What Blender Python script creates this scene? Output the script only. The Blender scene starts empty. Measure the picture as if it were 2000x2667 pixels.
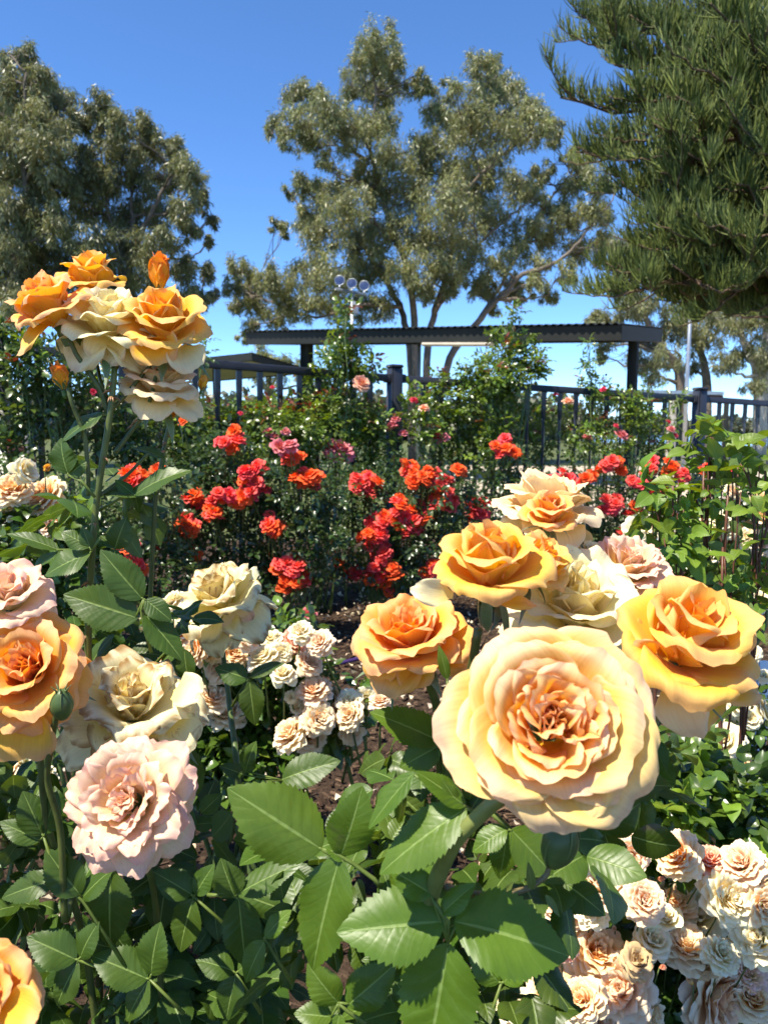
import bpy, math, random
import numpy as np
from mathutils import Vector, Matrix

SC = bpy.context.scene
R = math.radians

# ------------------------------------------------------------------ camera, sky, sun, exposure
EYE = Vector((0.0, 0.0, 0.95))
PITCH, ROLL = R(6.0), R(0.4)
FPX = 2003.0
cam_data = bpy.data.cameras.new("camera")
cam = bpy.data.objects.new("camera", cam_data)
SC.collection.objects.link(cam)
SC.camera = cam
cam_data.sensor_fit = 'VERTICAL'
cam_data.sensor_height = 34.62
cam_data.lens = 26.0
cam_data.clip_start = 0.02
cam_data.clip_end = 3000.0
cam_data.dof.use_dof = True
cam_data.dof.focus_distance = 0.8
cam_data.dof.aperture_fstop = 13.0
cam.location = EYE
CAMROT = Matrix.Rotation(R(90) - PITCH, 3, 'X') @ Matrix.Rotation(ROLL, 3, 'Z')
cam.rotation_euler = CAMROT.to_euler()

SUN_EL = R(62)
SUN_H = Vector((-0.80, -0.60, 0)).normalized()          # towards the sun, on the ground plane
sun_dir = Vector((SUN_H.x * math.cos(SUN_EL), SUN_H.y * math.cos(SUN_EL), math.sin(SUN_EL)))
world = bpy.data.worlds.new("World")
SC.world = world
world.use_nodes = True
wn = world.node_tree
sky = wn.nodes.new("ShaderNodeTexSky")
sky.sky_type = 'NISHITA'
sky.sun_disc = False
sky.sun_elevation = SUN_EL
sky.sun_rotation = math.atan2(SUN_H.x, SUN_H.y)
sky.altitude = 1500
sky.air_density = 0.68
sky.dust_density = 0.0
sky.ozone_density = 6.0
bg = wn.nodes["Background"]
hsv = wn.nodes.new("ShaderNodeHueSaturation")
hsv.inputs["Saturation"].default_value = 1.10
wn.links.new(sky.outputs[0], hsv.inputs["Color"])
wn.links.new(hsv.outputs[0], bg.inputs[0])
bg.inputs[1].default_value = 0.15
sl = bpy.data.lights.new("sun", 'SUN')
sl.energy = 4.6
sl.angle = R(0.53)
sl.color = (1.0, 0.93, 0.79)
so = bpy.data.objects.new("sun", sl)
SC.collection.objects.link(so)
so.rotation_euler = sun_dir.to_track_quat('Z', 'Y').to_euler()
SC.view_settings.view_transform = 'Standard'
SC.view_settings.look = 'None'
SC.view_settings.gamma = 1.0
SC.view_settings.use_curve_mapping = False
SC.view_settings.exposure = 1.06
SC.cycles.max_bounces = 10
SC.cycles.diffuse_bounces = 6
SC.cycles.glossy_bounces = 2
SC.cycles.transmission_bounces = 6
SC.cycles.use_adaptive_sampling = True
SC.cycles.adaptive_threshold = 0.015

rng = np.random.default_rng(7)
random.seed(7)


def at(px, py, d):
    """Point that stands at pixel (px, py) of the 2000 x 2667 photograph, d metres in front of the camera."""
    v = Vector(((px - 1000.0) / FPX * d, (1333.5 - py) / FPX * d, -d))
    return EYE + CAMROT @ v


def ground_d(py):
    return EYE.z / math.tan(math.atan((py - 1333.5) / FPX) + PITCH)


def sstep(a, b, x):
    t = np.clip((x - a) / (b - a), 0, 1)
    return t * t * (3 - 2 * t)


# ------------------------------------------------------------------ materials
def new_mat(name):
    m = bpy.data.materials.new(name)
    m.use_nodes = True
    nt = m.node_tree
    return m, nt, nt.nodes["Principled BSDF"], nt.nodes["Material Output"]


def ramp(nt, fac, stops):
    r = nt.nodes.new("ShaderNodeValToRGB")
    els = r.color_ramp.elements
    while len(els) < len(stops):
        els.new(0.5)
    for e, (p, c) in zip(els, stops):
        e.position = p
        e.color = (*c, 1)
    nt.links.new(fac, r.inputs[0])
    return r.outputs[0]


def noise(nt, scale, detail=4, vec=None, rough=0.55, dist=0.0):
    n = nt.nodes.new("ShaderNodeTexNoise")
    n.inputs["Scale"].default_value = scale
    n.inputs["Detail"].default_value = detail
    n.inputs["Roughness"].default_value = rough
    n.inputs["Distortion"].default_value = dist
    if vec is not None:
        nt.links.new(vec, n.inputs["Vector"])
    return n.outputs[0]


def bump(nt, h, strength, dist, bsdf):
    b = nt.nodes.new("ShaderNodeBump")
    b.inputs["Strength"].default_value = strength
    b.inputs["Distance"].default_value = dist
    nt.links.new(h, b.inputs["Height"])
    nt.links.new(b.outputs[0], bsdf.inputs["Normal"])
    return b.outputs[0]


def objvec(nt):
    t = nt.nodes.new("ShaderNodeTexCoord")
    return t.outputs["Object"]


def mathn(nt, op, a, b=None, c=None):
    n = nt.nodes.new("ShaderNodeMath")
    n.operation = op
    for i, x in enumerate((a, b, c)):
        if x is None:
            continue
        if isinstance(x, (int, float)):
            n.inputs[i].default_value = x
        else:
            nt.links.new(x, n.inputs[i])
    return n.outputs[0]


def mixc(nt, fac, a, b, mode='MIX'):
    n = nt.nodes.new("ShaderNodeMix")
    n.data_type = 'RGBA'
    n.blend_type = mode
    for i, x in ((0, fac), (6, a), (7, b)):
        if isinstance(x, (int, float)):
            n.inputs[i].default_value = x
        elif isinstance(x, tuple):
            n.inputs[i].default_value = (*x, 1)
        else:
            nt.links.new(x, n.inputs[i])
    return n.outputs[2]


def colattr(nt):
    a = nt.nodes.new("ShaderNodeVertexColor")
    a.layer_name = "Col"
    return a.outputs[0]


def add_translucent(nt, bsdf, out, col, fac, normal=None):
    tr = nt.nodes.new("ShaderNodeBsdfTranslucent")
    nt.links.new(col, tr.inputs[0])
    if normal is not None:
        nt.links.new(normal, tr.inputs["Normal"])
    mx = nt.nodes.new("ShaderNodeMixShader")
    mx.inputs[0].default_value = fac
    nt.links.new(bsdf.outputs[0], mx.inputs[1])
    nt.links.new(tr.outputs[0], mx.inputs[2])
    nt.links.new(mx.outputs[0], out.inputs[0])


def petal_material(name, spots=0.0, trans=0.30, fine=True):
    m, nt, b, out = new_mat(name)
    c = colattr(nt)
    v = objvec(nt)
    n1 = noise(nt, 120 if fine else 60, 4, v)
    uvn = nt.nodes.new('ShaderNodeUVMap')
    uvn.uv_map = 'UVMap'
    mp = nt.nodes.new('ShaderNodeMapping')
    mp.inputs['Scale'].default_value = (34, 2.2, 1)
    nt.links.new(uvn.outputs[0], mp.inputs[0])
    vein = noise(nt, 1.0, 3, mp.outputs[0], 0.5, 0.4)
    c = mixc(nt, 0.10, c, ramp(nt, n1, [(0.3, (0.70, 0.66, 0.62)), (0.7, (1, 1, 1))]), 'MULTIPLY')
    c = mixc(nt, 0.24 if fine else 0.0, c, ramp(nt, vein, [(0.35, (0.74, 0.60, 0.46)), (0.6, (1, 1, 1))]), 'MULTIPLY')
    if spots > 0:
        n2 = noise(nt, 55, 5, v, 0.65, 0.6)
        f = ramp(nt, n2, [(0.60, (0, 0, 0)), (0.68, (1, 1, 1))])
        f = mathn(nt, 'MULTIPLY', f, spots)
        c = mixc(nt, f, c, (0.42, 0.25, 0.09))
    nt.links.new(c, b.inputs["Base Color"])
    b.inputs["Roughness"].default_value = 0.55
    b.inputs["Specular IOR Level"].default_value = 0.25
    b.inputs["Sheen Weight"].default_value = 0.08
    sk = ramp(nt, noise(nt, 210, 2, v), [(0.735, (0, 0, 0)), (0.76, (1, 1, 1))])
    c = mixc(nt, mathn(nt, 'MULTIPLY', sk, 0.30), c, (0.45, 0.22, 0.06))
    nt.links.new(c, b.inputs['Base Color'])
    nb = bump(nt, mathn(nt, 'ADD', mathn(nt, 'MULTIPLY', noise(nt, 260 if fine else 90, 3, v), 0.5), vein), 0.3, 0.0008, b)
    h = nt.nodes.new("ShaderNodeHueSaturation")
    h.inputs["Saturation"].default_value = 1.2
    h.inputs["Value"].default_value = 1.05
    nt.links.new(c, h.inputs["Color"])
    add_translucent(nt, b, out, h.outputs[0], trans)
    return m


def leaf_material(name, veins, rough=0.42, trans=0.30, spec=0.42, under=(0.17, 0.24, 0.11)):
    m, nt, b, out = new_mat(name)
    c = colattr(nt)
    v = objvec(nt)
    nz = noise(nt, 40, 5, v, 0.65)
    c = mixc(nt, 0.7, c, ramp(nt, nz, [(0.3, (0.66, 0.72, 0.55)), (0.7, (1.2, 1.12, 1.0))]), 'MULTIPLY')
    if veins:
        uv = nt.nodes.new("ShaderNodeUVMap")
        uv.uv_map = "UVMap"
        sp = nt.nodes.new("ShaderNodeSeparateXYZ")
        nt.links.new(uv.outputs[0], sp.inputs[0])
        au = mathn(nt, 'ABSOLUTE', mathn(nt, 'MULTIPLY_ADD', sp.outputs[0], 2.0, -1.0))
        ph = mathn(nt, 'MULTIPLY_ADD', au, -0.30, sp.outputs[1])
        ph = mathn(nt, 'ADD', ph, mathn(nt, 'MULTIPLY', mathn(nt, 'MULTIPLY', au, au), 0.10))
        ph = mathn(nt, 'ADD', ph, mathn(nt, 'MULTIPLY', noise(nt, 30, 3, v), 0.14))
        wv = mathn(nt, 'ABSOLUTE', mathn(nt, 'SINE', mathn(nt, 'MULTIPLY', ph, math.pi * 8.0)))
        side = ramp(nt, wv, [(0.0, (1, 1, 1)), (0.14, (0, 0, 0))])
        mid = ramp(nt, au, [(0.0, (1, 1, 1)), (0.028, (1, 1, 1)), (0.055, (0, 0, 0))])
        f = mathn(nt, 'MAXIMUM', mathn(nt, 'MULTIPLY', side, 0.13), mathn(nt, 'MULTIPLY', mid, 0.62))
        c = mixc(nt, f, c, (0.26, 0.36, 0.10))
        sp2 = ramp(nt, noise(nt, 14, 5, v, 0.6), [(0.70, (0, 0, 0)), (0.76, (1, 1, 1))])
        c = mixc(nt, mathn(nt, 'MULTIPLY', sp2, 0.35), c, (0.16, 0.07, 0.09))
        hgt = mathn(nt, 'SUBTRACT', mathn(nt, 'MULTIPLY', wv, 0.55), mid)
        hgt = mathn(nt, 'ADD', hgt, mathn(nt, 'MULTIPLY', noise(nt, 160, 3, v), 0.5))
        bump(nt, hgt, 0.28, 0.001, b)
    geo = nt.nodes.new("ShaderNodeNewGeometry")
    cu = mixc(nt, 0.6, c, under)
    c2 = mixc(nt, geo.outputs["Backfacing"], c, cu)
    nt.links.new(c2, b.inputs["Base Color"])
    b.inputs["Roughness"].default_value = rough
    rr = mathn(nt, 'MULTIPLY_ADD', geo.outputs["Backfacing"], 0.25, mathn(nt, 'MULTIPLY_ADD', noise(nt, 24, 4, v, 0.7), 0.34, rough - 0.17))
    nt.links.new(rr, b.inputs["Roughness"])
    b.inputs["Specular IOR Level"].default_value = spec
    h = nt.nodes.new("ShaderNodeHueSaturation")
    h.inputs["Hue"].default_value = 0.475
    h.inputs["Saturation"].default_value = 1.15
    h.inputs["Value"].default_value = 1.7
    nt.links.new(c, h.inputs["Color"])
    add_translucent(nt, b, out, h.outputs[0], trans)
    return m


def attr_material(name, rough=0.6, spec=0.4, nscale=30, nb=0.2, bd=0.002):
    m, nt, b, out = new_mat(name)
    c = colattr(nt)
    v = objvec(nt)
    c = mixc(nt, 0.6, c, ramp(nt, noise(nt, nscale, 5, v), [(0.3, (0.55, 0.55, 0.55)), (0.7, (1.2, 1.2, 1.2))]), 'MULTIPLY')
    nt.links.new(c, b.inputs["Base Color"])
    b.inputs["Roughness"].default_value = rough
    b.inputs["Specular IOR Level"].default_value = spec
    bump(nt, noise(nt, nscale * 3, 4, v), nb, bd, b)
    return m


def paint_material(name, col, rough=0.45, var=0.25, scale=9, metal=0.0):
    m, nt, b, out = new_mat(name)
    v = objvec(nt)
    dark = tuple(x * (1 - var) for x in col)
    lite = tuple(min(1, x * (1 + var * 0.6)) for x in col)
    c = ramp(nt, noise(nt, scale, 6, v, 0.6), [(0.3, dark), (0.7, lite)])
    nt.links.new(c, b.inputs["Base Color"])
    b.inputs["Roughness"].default_value = rough
    b.inputs["Metallic"].default_value = metal
    bump(nt, noise(nt, 90, 3, v), 0.08, 0.002, b)
    return m


def ground_material(name, stops, scale, s2, bs=0.8, bd=0.02, rough=0.9):
    m, nt, b, out = new_mat(name)
    v = objvec(nt)
    n1 = noise(nt, scale, 8, v, 0.65)
    n2 = noise(nt, s2, 6, v, 0.6)
    c = ramp(nt, n1, stops)
    c = mixc(nt, 0.5, c, ramp(nt, n2, [(0.3, (0.5, 0.5, 0.5)), (0.7, (1.2, 1.2, 1.2))]), 'MULTIPLY')
    nt.links.new(c, b.inputs["Base Color"])
    b.inputs["Roughness"].default_value = rough
    b.inputs["Specular IOR Level"].default_value = 0.2
    bump(nt, n1, bs, bd, b)
    return m


M = {}
M['petal'] = petal_material("petal_fresh")
M['petal_old'] = petal_material("petal_faded", spots=0.75, trans=0.26)
M['petal_small'] = petal_material("petal_shrub", trans=0.25, fine=False)
M['leaf'] = leaf_material("leaf_veined", True)
M['leaf_far'] = leaf_material("leaf_plain", False, rough=0.30, spec=0.7)
M['gum_leaf'] = leaf_material("gum_leaf", False, rough=0.42, trans=0.22, spec=0.6, under=(0.17, 0.18, 0.11))
M['pine_leaf'] = attr_material("pine_branchlet", 0.55, 0.35, 20)
M['stem'] = attr_material("green_stem", 0.42, 0.4, 45)
M['bark'] = attr_material("gum_bark", 0.8, 0.25, 5.0, 0.8, 0.05)
M['fence'] = paint_material("charcoal_powder_coat", (0.028, 0.031, 0.043), 0.38, 0.2)
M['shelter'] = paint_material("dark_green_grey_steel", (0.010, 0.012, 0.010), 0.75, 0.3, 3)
M['ceiling'] = paint_material("beige_lining", (0.46, 0.41, 0.33), 0.7, 0.15, 3)
M['steel'] = paint_material("galvanised_steel", (0.42, 0.45, 0.48), 0.35, 0.2, 6, 0.6)
M['white'] = paint_material("white_plastic", (0.78, 0.79, 0.82), 0.4, 0.06, 12)
M['black'] = paint_material("black_lettering", (0.012, 0.012, 0.014), 0.5, 0.1)
M['lens'] = paint_material("blue_lens", (0.04, 0.06, 0.14), 0.2, 0.4, 18)
M['hose'] = paint_material("purple_pipe", (0.045, 0.02, 0.10), 0.4, 0.2)
M['wood'] = paint_material("red_brown_timber", (0.10, 0.035, 0.02), 0.6, 0.35, 14)
M['concrete'] = paint_material("pale_concrete", (0.36, 0.33, 0.29), 0.85, 0.2, 4)


# ------------------------------------------------------------------ mesh builder
class MB:
    def __init__(self):
        self.V, self.C, self.U, self.Q, self.T, self.n = [], [], [], [], [], 0

    def add(self, v, quads=None, tris=None, col=(1, 1, 1), uv=None):
        v = np.asarray(v, dtype=np.float64).reshape(-1, 3)
        k = len(v)
        self.V.append(v)
        c = np.asarray(col, dtype=np.float64)
        if c.ndim == 1:
            c = np.broadcast_to(c[:3], (k, 3))
        self.C.append(c[:, :3])
        self.U.append(np.zeros((k, 2)) if uv is None else np.asarray(uv).reshape(-1, 2))
        if quads is not None and len(quads):
            self.Q.append(np.asarray(quads, dtype=np.int64).reshape(-1, 4) + self.n)
        if tris is not None and len(tris):
            self.T.append(np.asarray(tris, dtype=np.int64).reshape(-1, 3) + self.n)
        self.n += k

    def grid(self, P, col=(1, 1, 1), uv=None, close=False):
        """P: (rows, cols, 3) sheet of points."""
        r, c = P.shape[:2]
        i = np.arange(r - 1)[:, None] * c + np.arange(c - 1 if not close else c)[None, :]
        j = np.arange(r - 1)[:, None] * c + (np.arange(c - 1 if not close else c)[None, :] + 1) % c
        q = np.stack([i, j, j + c, i + c], -1).reshape(-1, 4)
        cc = np.asarray(col)
        if cc.ndim == 3:
            cc = cc.reshape(-1, 3)
        self.add(P.reshape(-1, 3), q, None, cc, uv)

    def tube(self, pts, rad, sides=6, col=(1, 1, 1)):
        p = np.array([tuple(x) for x in pts], dtype=np.float64)
        n = len(p)
        r = np.broadcast_to(np.asarray(rad, dtype=np.float64), (n,)) if np.ndim(rad) == 0 else np.asarray(rad, dtype=np.float64)
        t = np.gradient(p, axis=0)
        t /= np.linalg.norm(t, axis=1)[:, None] + 1e-12
        a = np.array([0.31, 0.87, 0.12])
        x = np.cross(t, a)
        bad = np.linalg.norm(x, axis=1) < 0.1
        x[bad] = np.cross(t[bad], [0.9, 0.1, 0.3])
        x /= np.linalg.norm(x, axis=1)[:, None]
        y = np.cross(t, x)
        th = np.linspace(0, 2 * math.pi, sides, endpoint=False)
        P = p[:, None, :] + r[:, None, None] * (np.cos(th)[None, :, None] * x[:, None, :] + np.sin(th)[None, :, None] * y[:, None, :])
        c = np.asarray(col, dtype=np.float64)
        if c.ndim == 2:
            c = np.repeat(c[:, None, :], sides, 1)
        self.grid(P, c, None, True)
        for e, ring in ((0, 0), (n - 1, (n - 1) * sides)):
            idx = np.arange(1, sides - 1)
            base = self.n - n * sides + ring
            z = np.zeros_like(idx)
            self.T.append(np.stack([z, idx, idx + 1] if e else [z, idx + 1, idx], -1) + base)

    def box(self, c, s, rot=None, col=(1, 1, 1), bevel=0.0):
        s = np.asarray(s) / 2
        b = bevel
        if b <= 0:
            v = np.array([[x, y, z] for x in (-1, 1) for y in (-1, 1) for z in (-1, 1)], dtype=float) * s
            q = [[0, 1, 3, 2], [4, 6, 7, 5], [0, 4, 5, 1], [2, 3, 7, 6], [0, 2, 6, 4], [1, 5, 7, 3]]
            v2, t = v, None
        else:
            v, q, t = [], [], []
            idx = {}
            for sx in (-1, 1):
                for sy in (-1, 1):
                    for sz in (-1, 1):
                        for ax in range(3):
                            p = np.array([sx, sy, sz]) * (s - b)
                            p[ax] += (sx, sy, sz)[ax] * b
                            idx[(sx, sy, sz, ax)] = len(v)
                            v.append(p)
            g = lambda *a: idx[a]
            S = (-1, 1)
            for k in S:
                q += [[g(k, -1, -1, 0), g(k, 1, -1, 0), g(k, 1, 1, 0), g(k, -1, 1, 0)],
                      [g(-1, k, -1, 1), g(1, k, -1, 1), g(1, k, 1, 1), g(-1, k, 1, 1)],
                      [g(-1, -1, k, 2), g(1, -1, k, 2), g(1, 1, k, 2), g(-1, 1, k, 2)]]
            for a_ in S:
                for b_ in S:
                    q += [[g(a_, b_, -1, 0), g(a_, b_, 1, 0), g(a_, b_, 1, 1), g(a_, b_, -1, 1)],
                          [g(a_, -1, b_, 0), g(a_, 1, b_, 0), g(a_, 1, b_, 2), g(a_, -1, b_, 2)],
                          [g(-1, a_, b_, 1), g(1, a_, b_, 1), g(1, a_, b_, 2), g(-1, a_, b_, 2)]]
                    for c_ in S:
                        t.append([g(a_, b_, c_, 0), g(a_, b_, c_, 1), g(a_, b_, c_, 2)])
            v = np.array(v)
            v2 = v
        if rot is not None:
            v2 = v2 @ np.array(rot).T
        self.add(v2 + np.asarray(tuple(c)), q, t, col)

    def scatter(self, tmpl, O, B, col):
        """tmpl=(verts, quads, tris[, uv]); O (n,3) origins, B (n,3,3) rows = scaled x,y,z axes; col (n,3)."""
        tv, tq, tt = tmpl[:3]
        n, k = len(O), len(tv)
        if n == 0:
            return
        V = O[:, None, :] + np.einsum('kj,njl->nkl', tv, B)
        off = (np.arange(n) * k)[:, None, None]
        q = (tq[None] + off).reshape(-1, 4) if tq is not None and len(tq) else None
        t = (tt[None] + off).reshape(-1, 3) if tt is not None and len(tt) else None
        uv = np.tile(tmpl[3], (n, 1)) if len(tmpl) > 3 else None
        self.add(V.reshape(-1, 3), q, t, np.repeat(col, k, 0), uv)

    def build(self, name, mat, parent=None, smooth=True, origin=None, recalc=False):
        V = np.concatenate(self.V)
        me = bpy.data.meshes.new(name)
        off = np.zeros(3)
        if parent is not None and origin is None:
            off = np.array(world_loc(parent))
        if origin is not None:
            off = np.array(tuple(origin))
        V = V - off
        Q = np.concatenate(self.Q) if self.Q else np.zeros((0, 4), int)
        T = np.concatenate(self.T) if self.T else np.zeros((0, 3), int)
        nl = Q.size + T.size
        me.vertices.add(len(V))
        me.vertices.foreach_set("co", V.astype(np.float32).ravel())
        me.loops.add(nl)
        li = np.concatenate([Q.ravel(), T.ravel()]).astype(np.int32)
        me.loops.foreach_set("vertex_index", li)
        me.polygons.add(len(Q) + len(T))
        st = np.concatenate([np.arange(len(Q)) * 4, Q.size + np.arange(len(T)) * 3]).astype(np.int32)
        me.polygons.foreach_set("loop_start", st)
        me.polygons.foreach_set("use_smooth", np.full(len(Q) + len(T), smooth, dtype=bool))
        me.update(calc_edges=True)
        C = np.concatenate(self.C)
        ca = me.color_attributes.new("Col", 'FLOAT_COLOR', 'POINT')
        ca.data.foreach_set("color", np.concatenate([C, np.ones((len(C), 1))], 1).astype(np.float32).ravel())
        U = np.concatenate(self.U)
        if np.any(U):
            ul = me.uv_layers.new(name="UVMap")
            ul.data.foreach_set("uv", U[li].astype(np.float32).ravel())
        me.validate()
        if recalc:
            import bmesh
            bm = bmesh.new()
            bm.from_mesh(me)
            bmesh.ops.recalc_face_normals(bm, faces=bm.faces)
            bm.to_mesh(me)
            bm.free()
        me.materials.append(mat)
        o = bpy.data.objects.new(name, me)
        SC.collection.objects.link(o)
        if parent is not None:
            o.parent = parent
            if origin is not None:
                o.location = Vector(tuple(off)) - world_loc(parent)
        elif origin is not None:
            o.location = off
        return o


def world_loc(o):
    l = Vector(o.location)
    while o.parent is not None:
        o = o.parent
        l = l + Vector(o.location)
    return l


def tag(o, label, cat, group=None, kind=None):
    if label:
        o['label'] = label
    if cat:
        o['category'] = cat
    if group:
        o['group'] = group
    if kind:
        o['kind'] = kind
    return o


def thing(name, loc, label, cat, group=None):
    o = bpy.data.objects.new(name, None)
    o.empty_display_size = 0.1
    SC.collection.objects.link(o)
    o.location = loc
    return tag(o, label, cat, group)


# ------------------------------------------------------------------ leaves
def leaflet_grid(nu, nv, width, serr=0, fold=0.18, droop=0.25, cup=0.0, wav=0.0, r=None, teeth=17):
    """Rose leaflet of length 1 along +y, face up +z, returns (P, uv)."""
    v = np.linspace(0, 1, nv)[:, None]
    u = np.linspace(-1, 1, nu)[None, :]
    prof = np.sin(math.pi * np.clip(v, 0, 1) ** 0.82) ** 0.80 * (1 - 0.22 * v)
    h = 0.5 * width * prof / 0.86
    if serr:
        saw = (v * teeth) % 1.0
        h = h * (1 + serr * (saw - 0.5) * (np.abs(u) > 0.95))
    y = v + 0 * u
    if serr:
        y = y + 0.020 * ((v * teeth) % 1.0) * (np.abs(u) > 0.95) * np.sin(math.pi * v)
    x = u * h
    z = fold * np.abs(u) * h * 1.0 - cup * (u * h) ** 2 * 4
    ph = r.uniform(0, 6.28) if r is not None else 0
    z = z + wav * (np.sin(v * 9 + ph) * np.abs(u) ** 1.5) * h
    z = z + 0.022 * width * np.abs(np.sin(math.pi * 8 * (v - 0.30 * np.abs(u) + 0.10 * u ** 2) + 0.5 * np.sin(v * 7 + ph))) * prof * (1 - np.abs(u) ** 4) * (serr > 0)
    # bend along the length
    ang = droop * v
    yy = np.where(droop == 0, y, np.sin(droop * y) / (droop + 1e-9))
    zz = -(1 - np.cos(droop * y)) / (droop + 1e-9)
    P = np.stack([x + 0 * y, yy - z * np.sin(ang), zz + z * np.cos(ang)], -1)
    uv = np.stack([(u + 1) / 2 + 0 * v, v + 0 * u], -1)
    return P, uv


def grid_tmpl(P, uv=None):
    r, c = P.shape[:2]
    i = (np.arange(r - 1)[:, None] * c + np.arange(c - 1)[None, :]).reshape(-1)
    q = np.stack([i, i + 1, i + 1 + c, i + c], -1)
    t = [P.reshape(-1, 3), q, np.zeros((0, 3), int)]
    if uv is not None:
        t.append(uv.reshape(-1, 2))
    return tuple(t)


_r = np.random.default_rng(3)
MID_LEAF = [grid_tmpl(*leaflet_grid(5, 8, w, 0, f, d, 0, 0.12, _r)) for w, f, d in ((0.62, 0.3, 0.5), (0.55, 0.15, 0.2), (0.66, 0.4, 0.8))]
_lv = np.array([[0, 0, 0], [-.28, .38, .07], [0, .38, 0], [.28, .38, .07], [-.22, .72, .03], [0, .72, -.04], [.22, .72, .03], [0, 1, -.16]], float)
FAR_LEAF = [(_lv, np.array([[1, 2, 5, 4], [2, 3, 6, 5]]), np.array([[0, 2, 1], [0, 3, 2], [4, 5, 7], [5, 6, 7]]))]
_gv = np.array([[0, 0, 0], [-.085, .4, .02], [.085, .4, -.02], [.02, 1, .05]], float)
GUM_LEAF = [(_gv, np.array([[0, 2, 3, 1]]), np.zeros((0, 3), int))]


def unit(a):
    return a / (np.linalg.norm(a, axis=-1, keepdims=True) + 1e-12)


def leaf_frames(d, n, size):
    """rows x,y,z from leaf direction d and rough normal n."""
    y = unit(d)
    z = unit(n - (n * y).sum(-1, keepdims=True) * y)
    x = np.cross(y, z)
    return np.stack([x, y, z], 1) * np.asarray(size)[:, None, None]


def ball(n, r, shell=0.5):
    d = unit(r.normal(size=(n, 3)))
    return d * (r.uniform(0, 1, (n, 1)) ** shell)


def leafcols(n, r, base, var=0.25, hue=0.12):
    b = np.asarray(base)[None] * (1 + r.uniform(-var, var, (n, 1)))
    b = b * (1 + r.uniform(-hue, hue, (n, 3)) * np.array([1.0, 0.4, 0.8]))
    return np.clip(b, 0.002, 1)


def bush_leaves(mb, blobs, r, size, base, tmpls, dens, compound=True, flat=(1, 1, 0.85), young=0.0, ycol=(0.16, 0.26, 0.03), red=0.0):
    """blobs: (centre Vector, radius, weight). Compound leaves of five leaflets spread through each blob."""
    for (c, rad, w) in blobs:
        n = max(4, int(dens * w))
        o = ball(n, r, 0.45) * rad * np.asarray(flat)
        out = unit(o + r.normal(size=(n, 3)) * 0.35 * rad)
        O = np.array(tuple(c)) + o
        d = unit(out * 0.8 + r.normal(size=(n, 3)) * 0.5 + np.array([0, 0, -0.12]))
        nrm = unit(out * 0.5 + r.normal(size=(n, 3)) * 0.35 + np.array([-0.1, -0.12, 0.9]))
        sz = size * r.uniform(0.7, 1.25, n)
        cols = leafcols(n, r, base)
        if young:
            top = (o[:, 2] / rad + r.normal(size=n) * 0.35) > (1 - young)
            cols[top] = leafcols(top.sum(), r, ycol)
        if red:
            rt = (o[:, 2] / rad + r.normal(size=n) * 0.3) > (1.05 - red)
            cols[rt] = leafcols(rt.sum(), r, (0.16, 0.05, 0.02), 0.3, 0.2)
        if not compound:
            k = r.integers(0, len(tmpls), n)
            for i, t in enumerate(tmpls):
                s = k == i
                mb.scatter(t, O[s], leaf_frames(d[s], nrm[s], sz[s]), cols[s])
            continue
        x = np.cross(unit(d), nrm)
        for (al, sd, ang, sc) in ((1.0, 0, 0, 1.05), (0.62, 1, 1.0, 0.92), (0.62, -1, 1.0, 0.92), (0.12, 1, 1.15, 0.75), (0.12, -1, 1.15, 0.75)):
            O2 = O + d * (al * sz * 1.25)[:, None] + x * (sd * 0.05 * sz)[:, None]
            a = ang + r.uniform(-0.2, 0.2, n)
            d2 = d * np.cos(a)[:, None] + x * (sd * np.sin(a))[:, None] + r.normal(size=(n, 3)) * 0.12
            n2 = nrm + r.normal(size=(n, 3)) * 0.22
            k = r.integers(0, len(tmpls), n)
            for i, t in enumerate(tmpls):
                s = k == i
                mb.scatter(t, O2[s], leaf_frames(d2[s], n2[s], (sz * sc)[s]), cols[s])


def curve(p0, p1, sag, n=8, r=None, wob=0.0):
    p0, p1 = np.array(tuple(p0)), np.array(tuple(p1))
    t = np.linspace(0, 1, n)[:, None]
    p = p0 * (1 - t) + p1 * t + np.array(tuple(sag))[None] * (4 * t * (1 - t))
    if r is not None and wob:
        w = r.normal(size=(n, 3)) * wob
        w[0] = w[-1] = 0
        p = p + w
    return p


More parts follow.
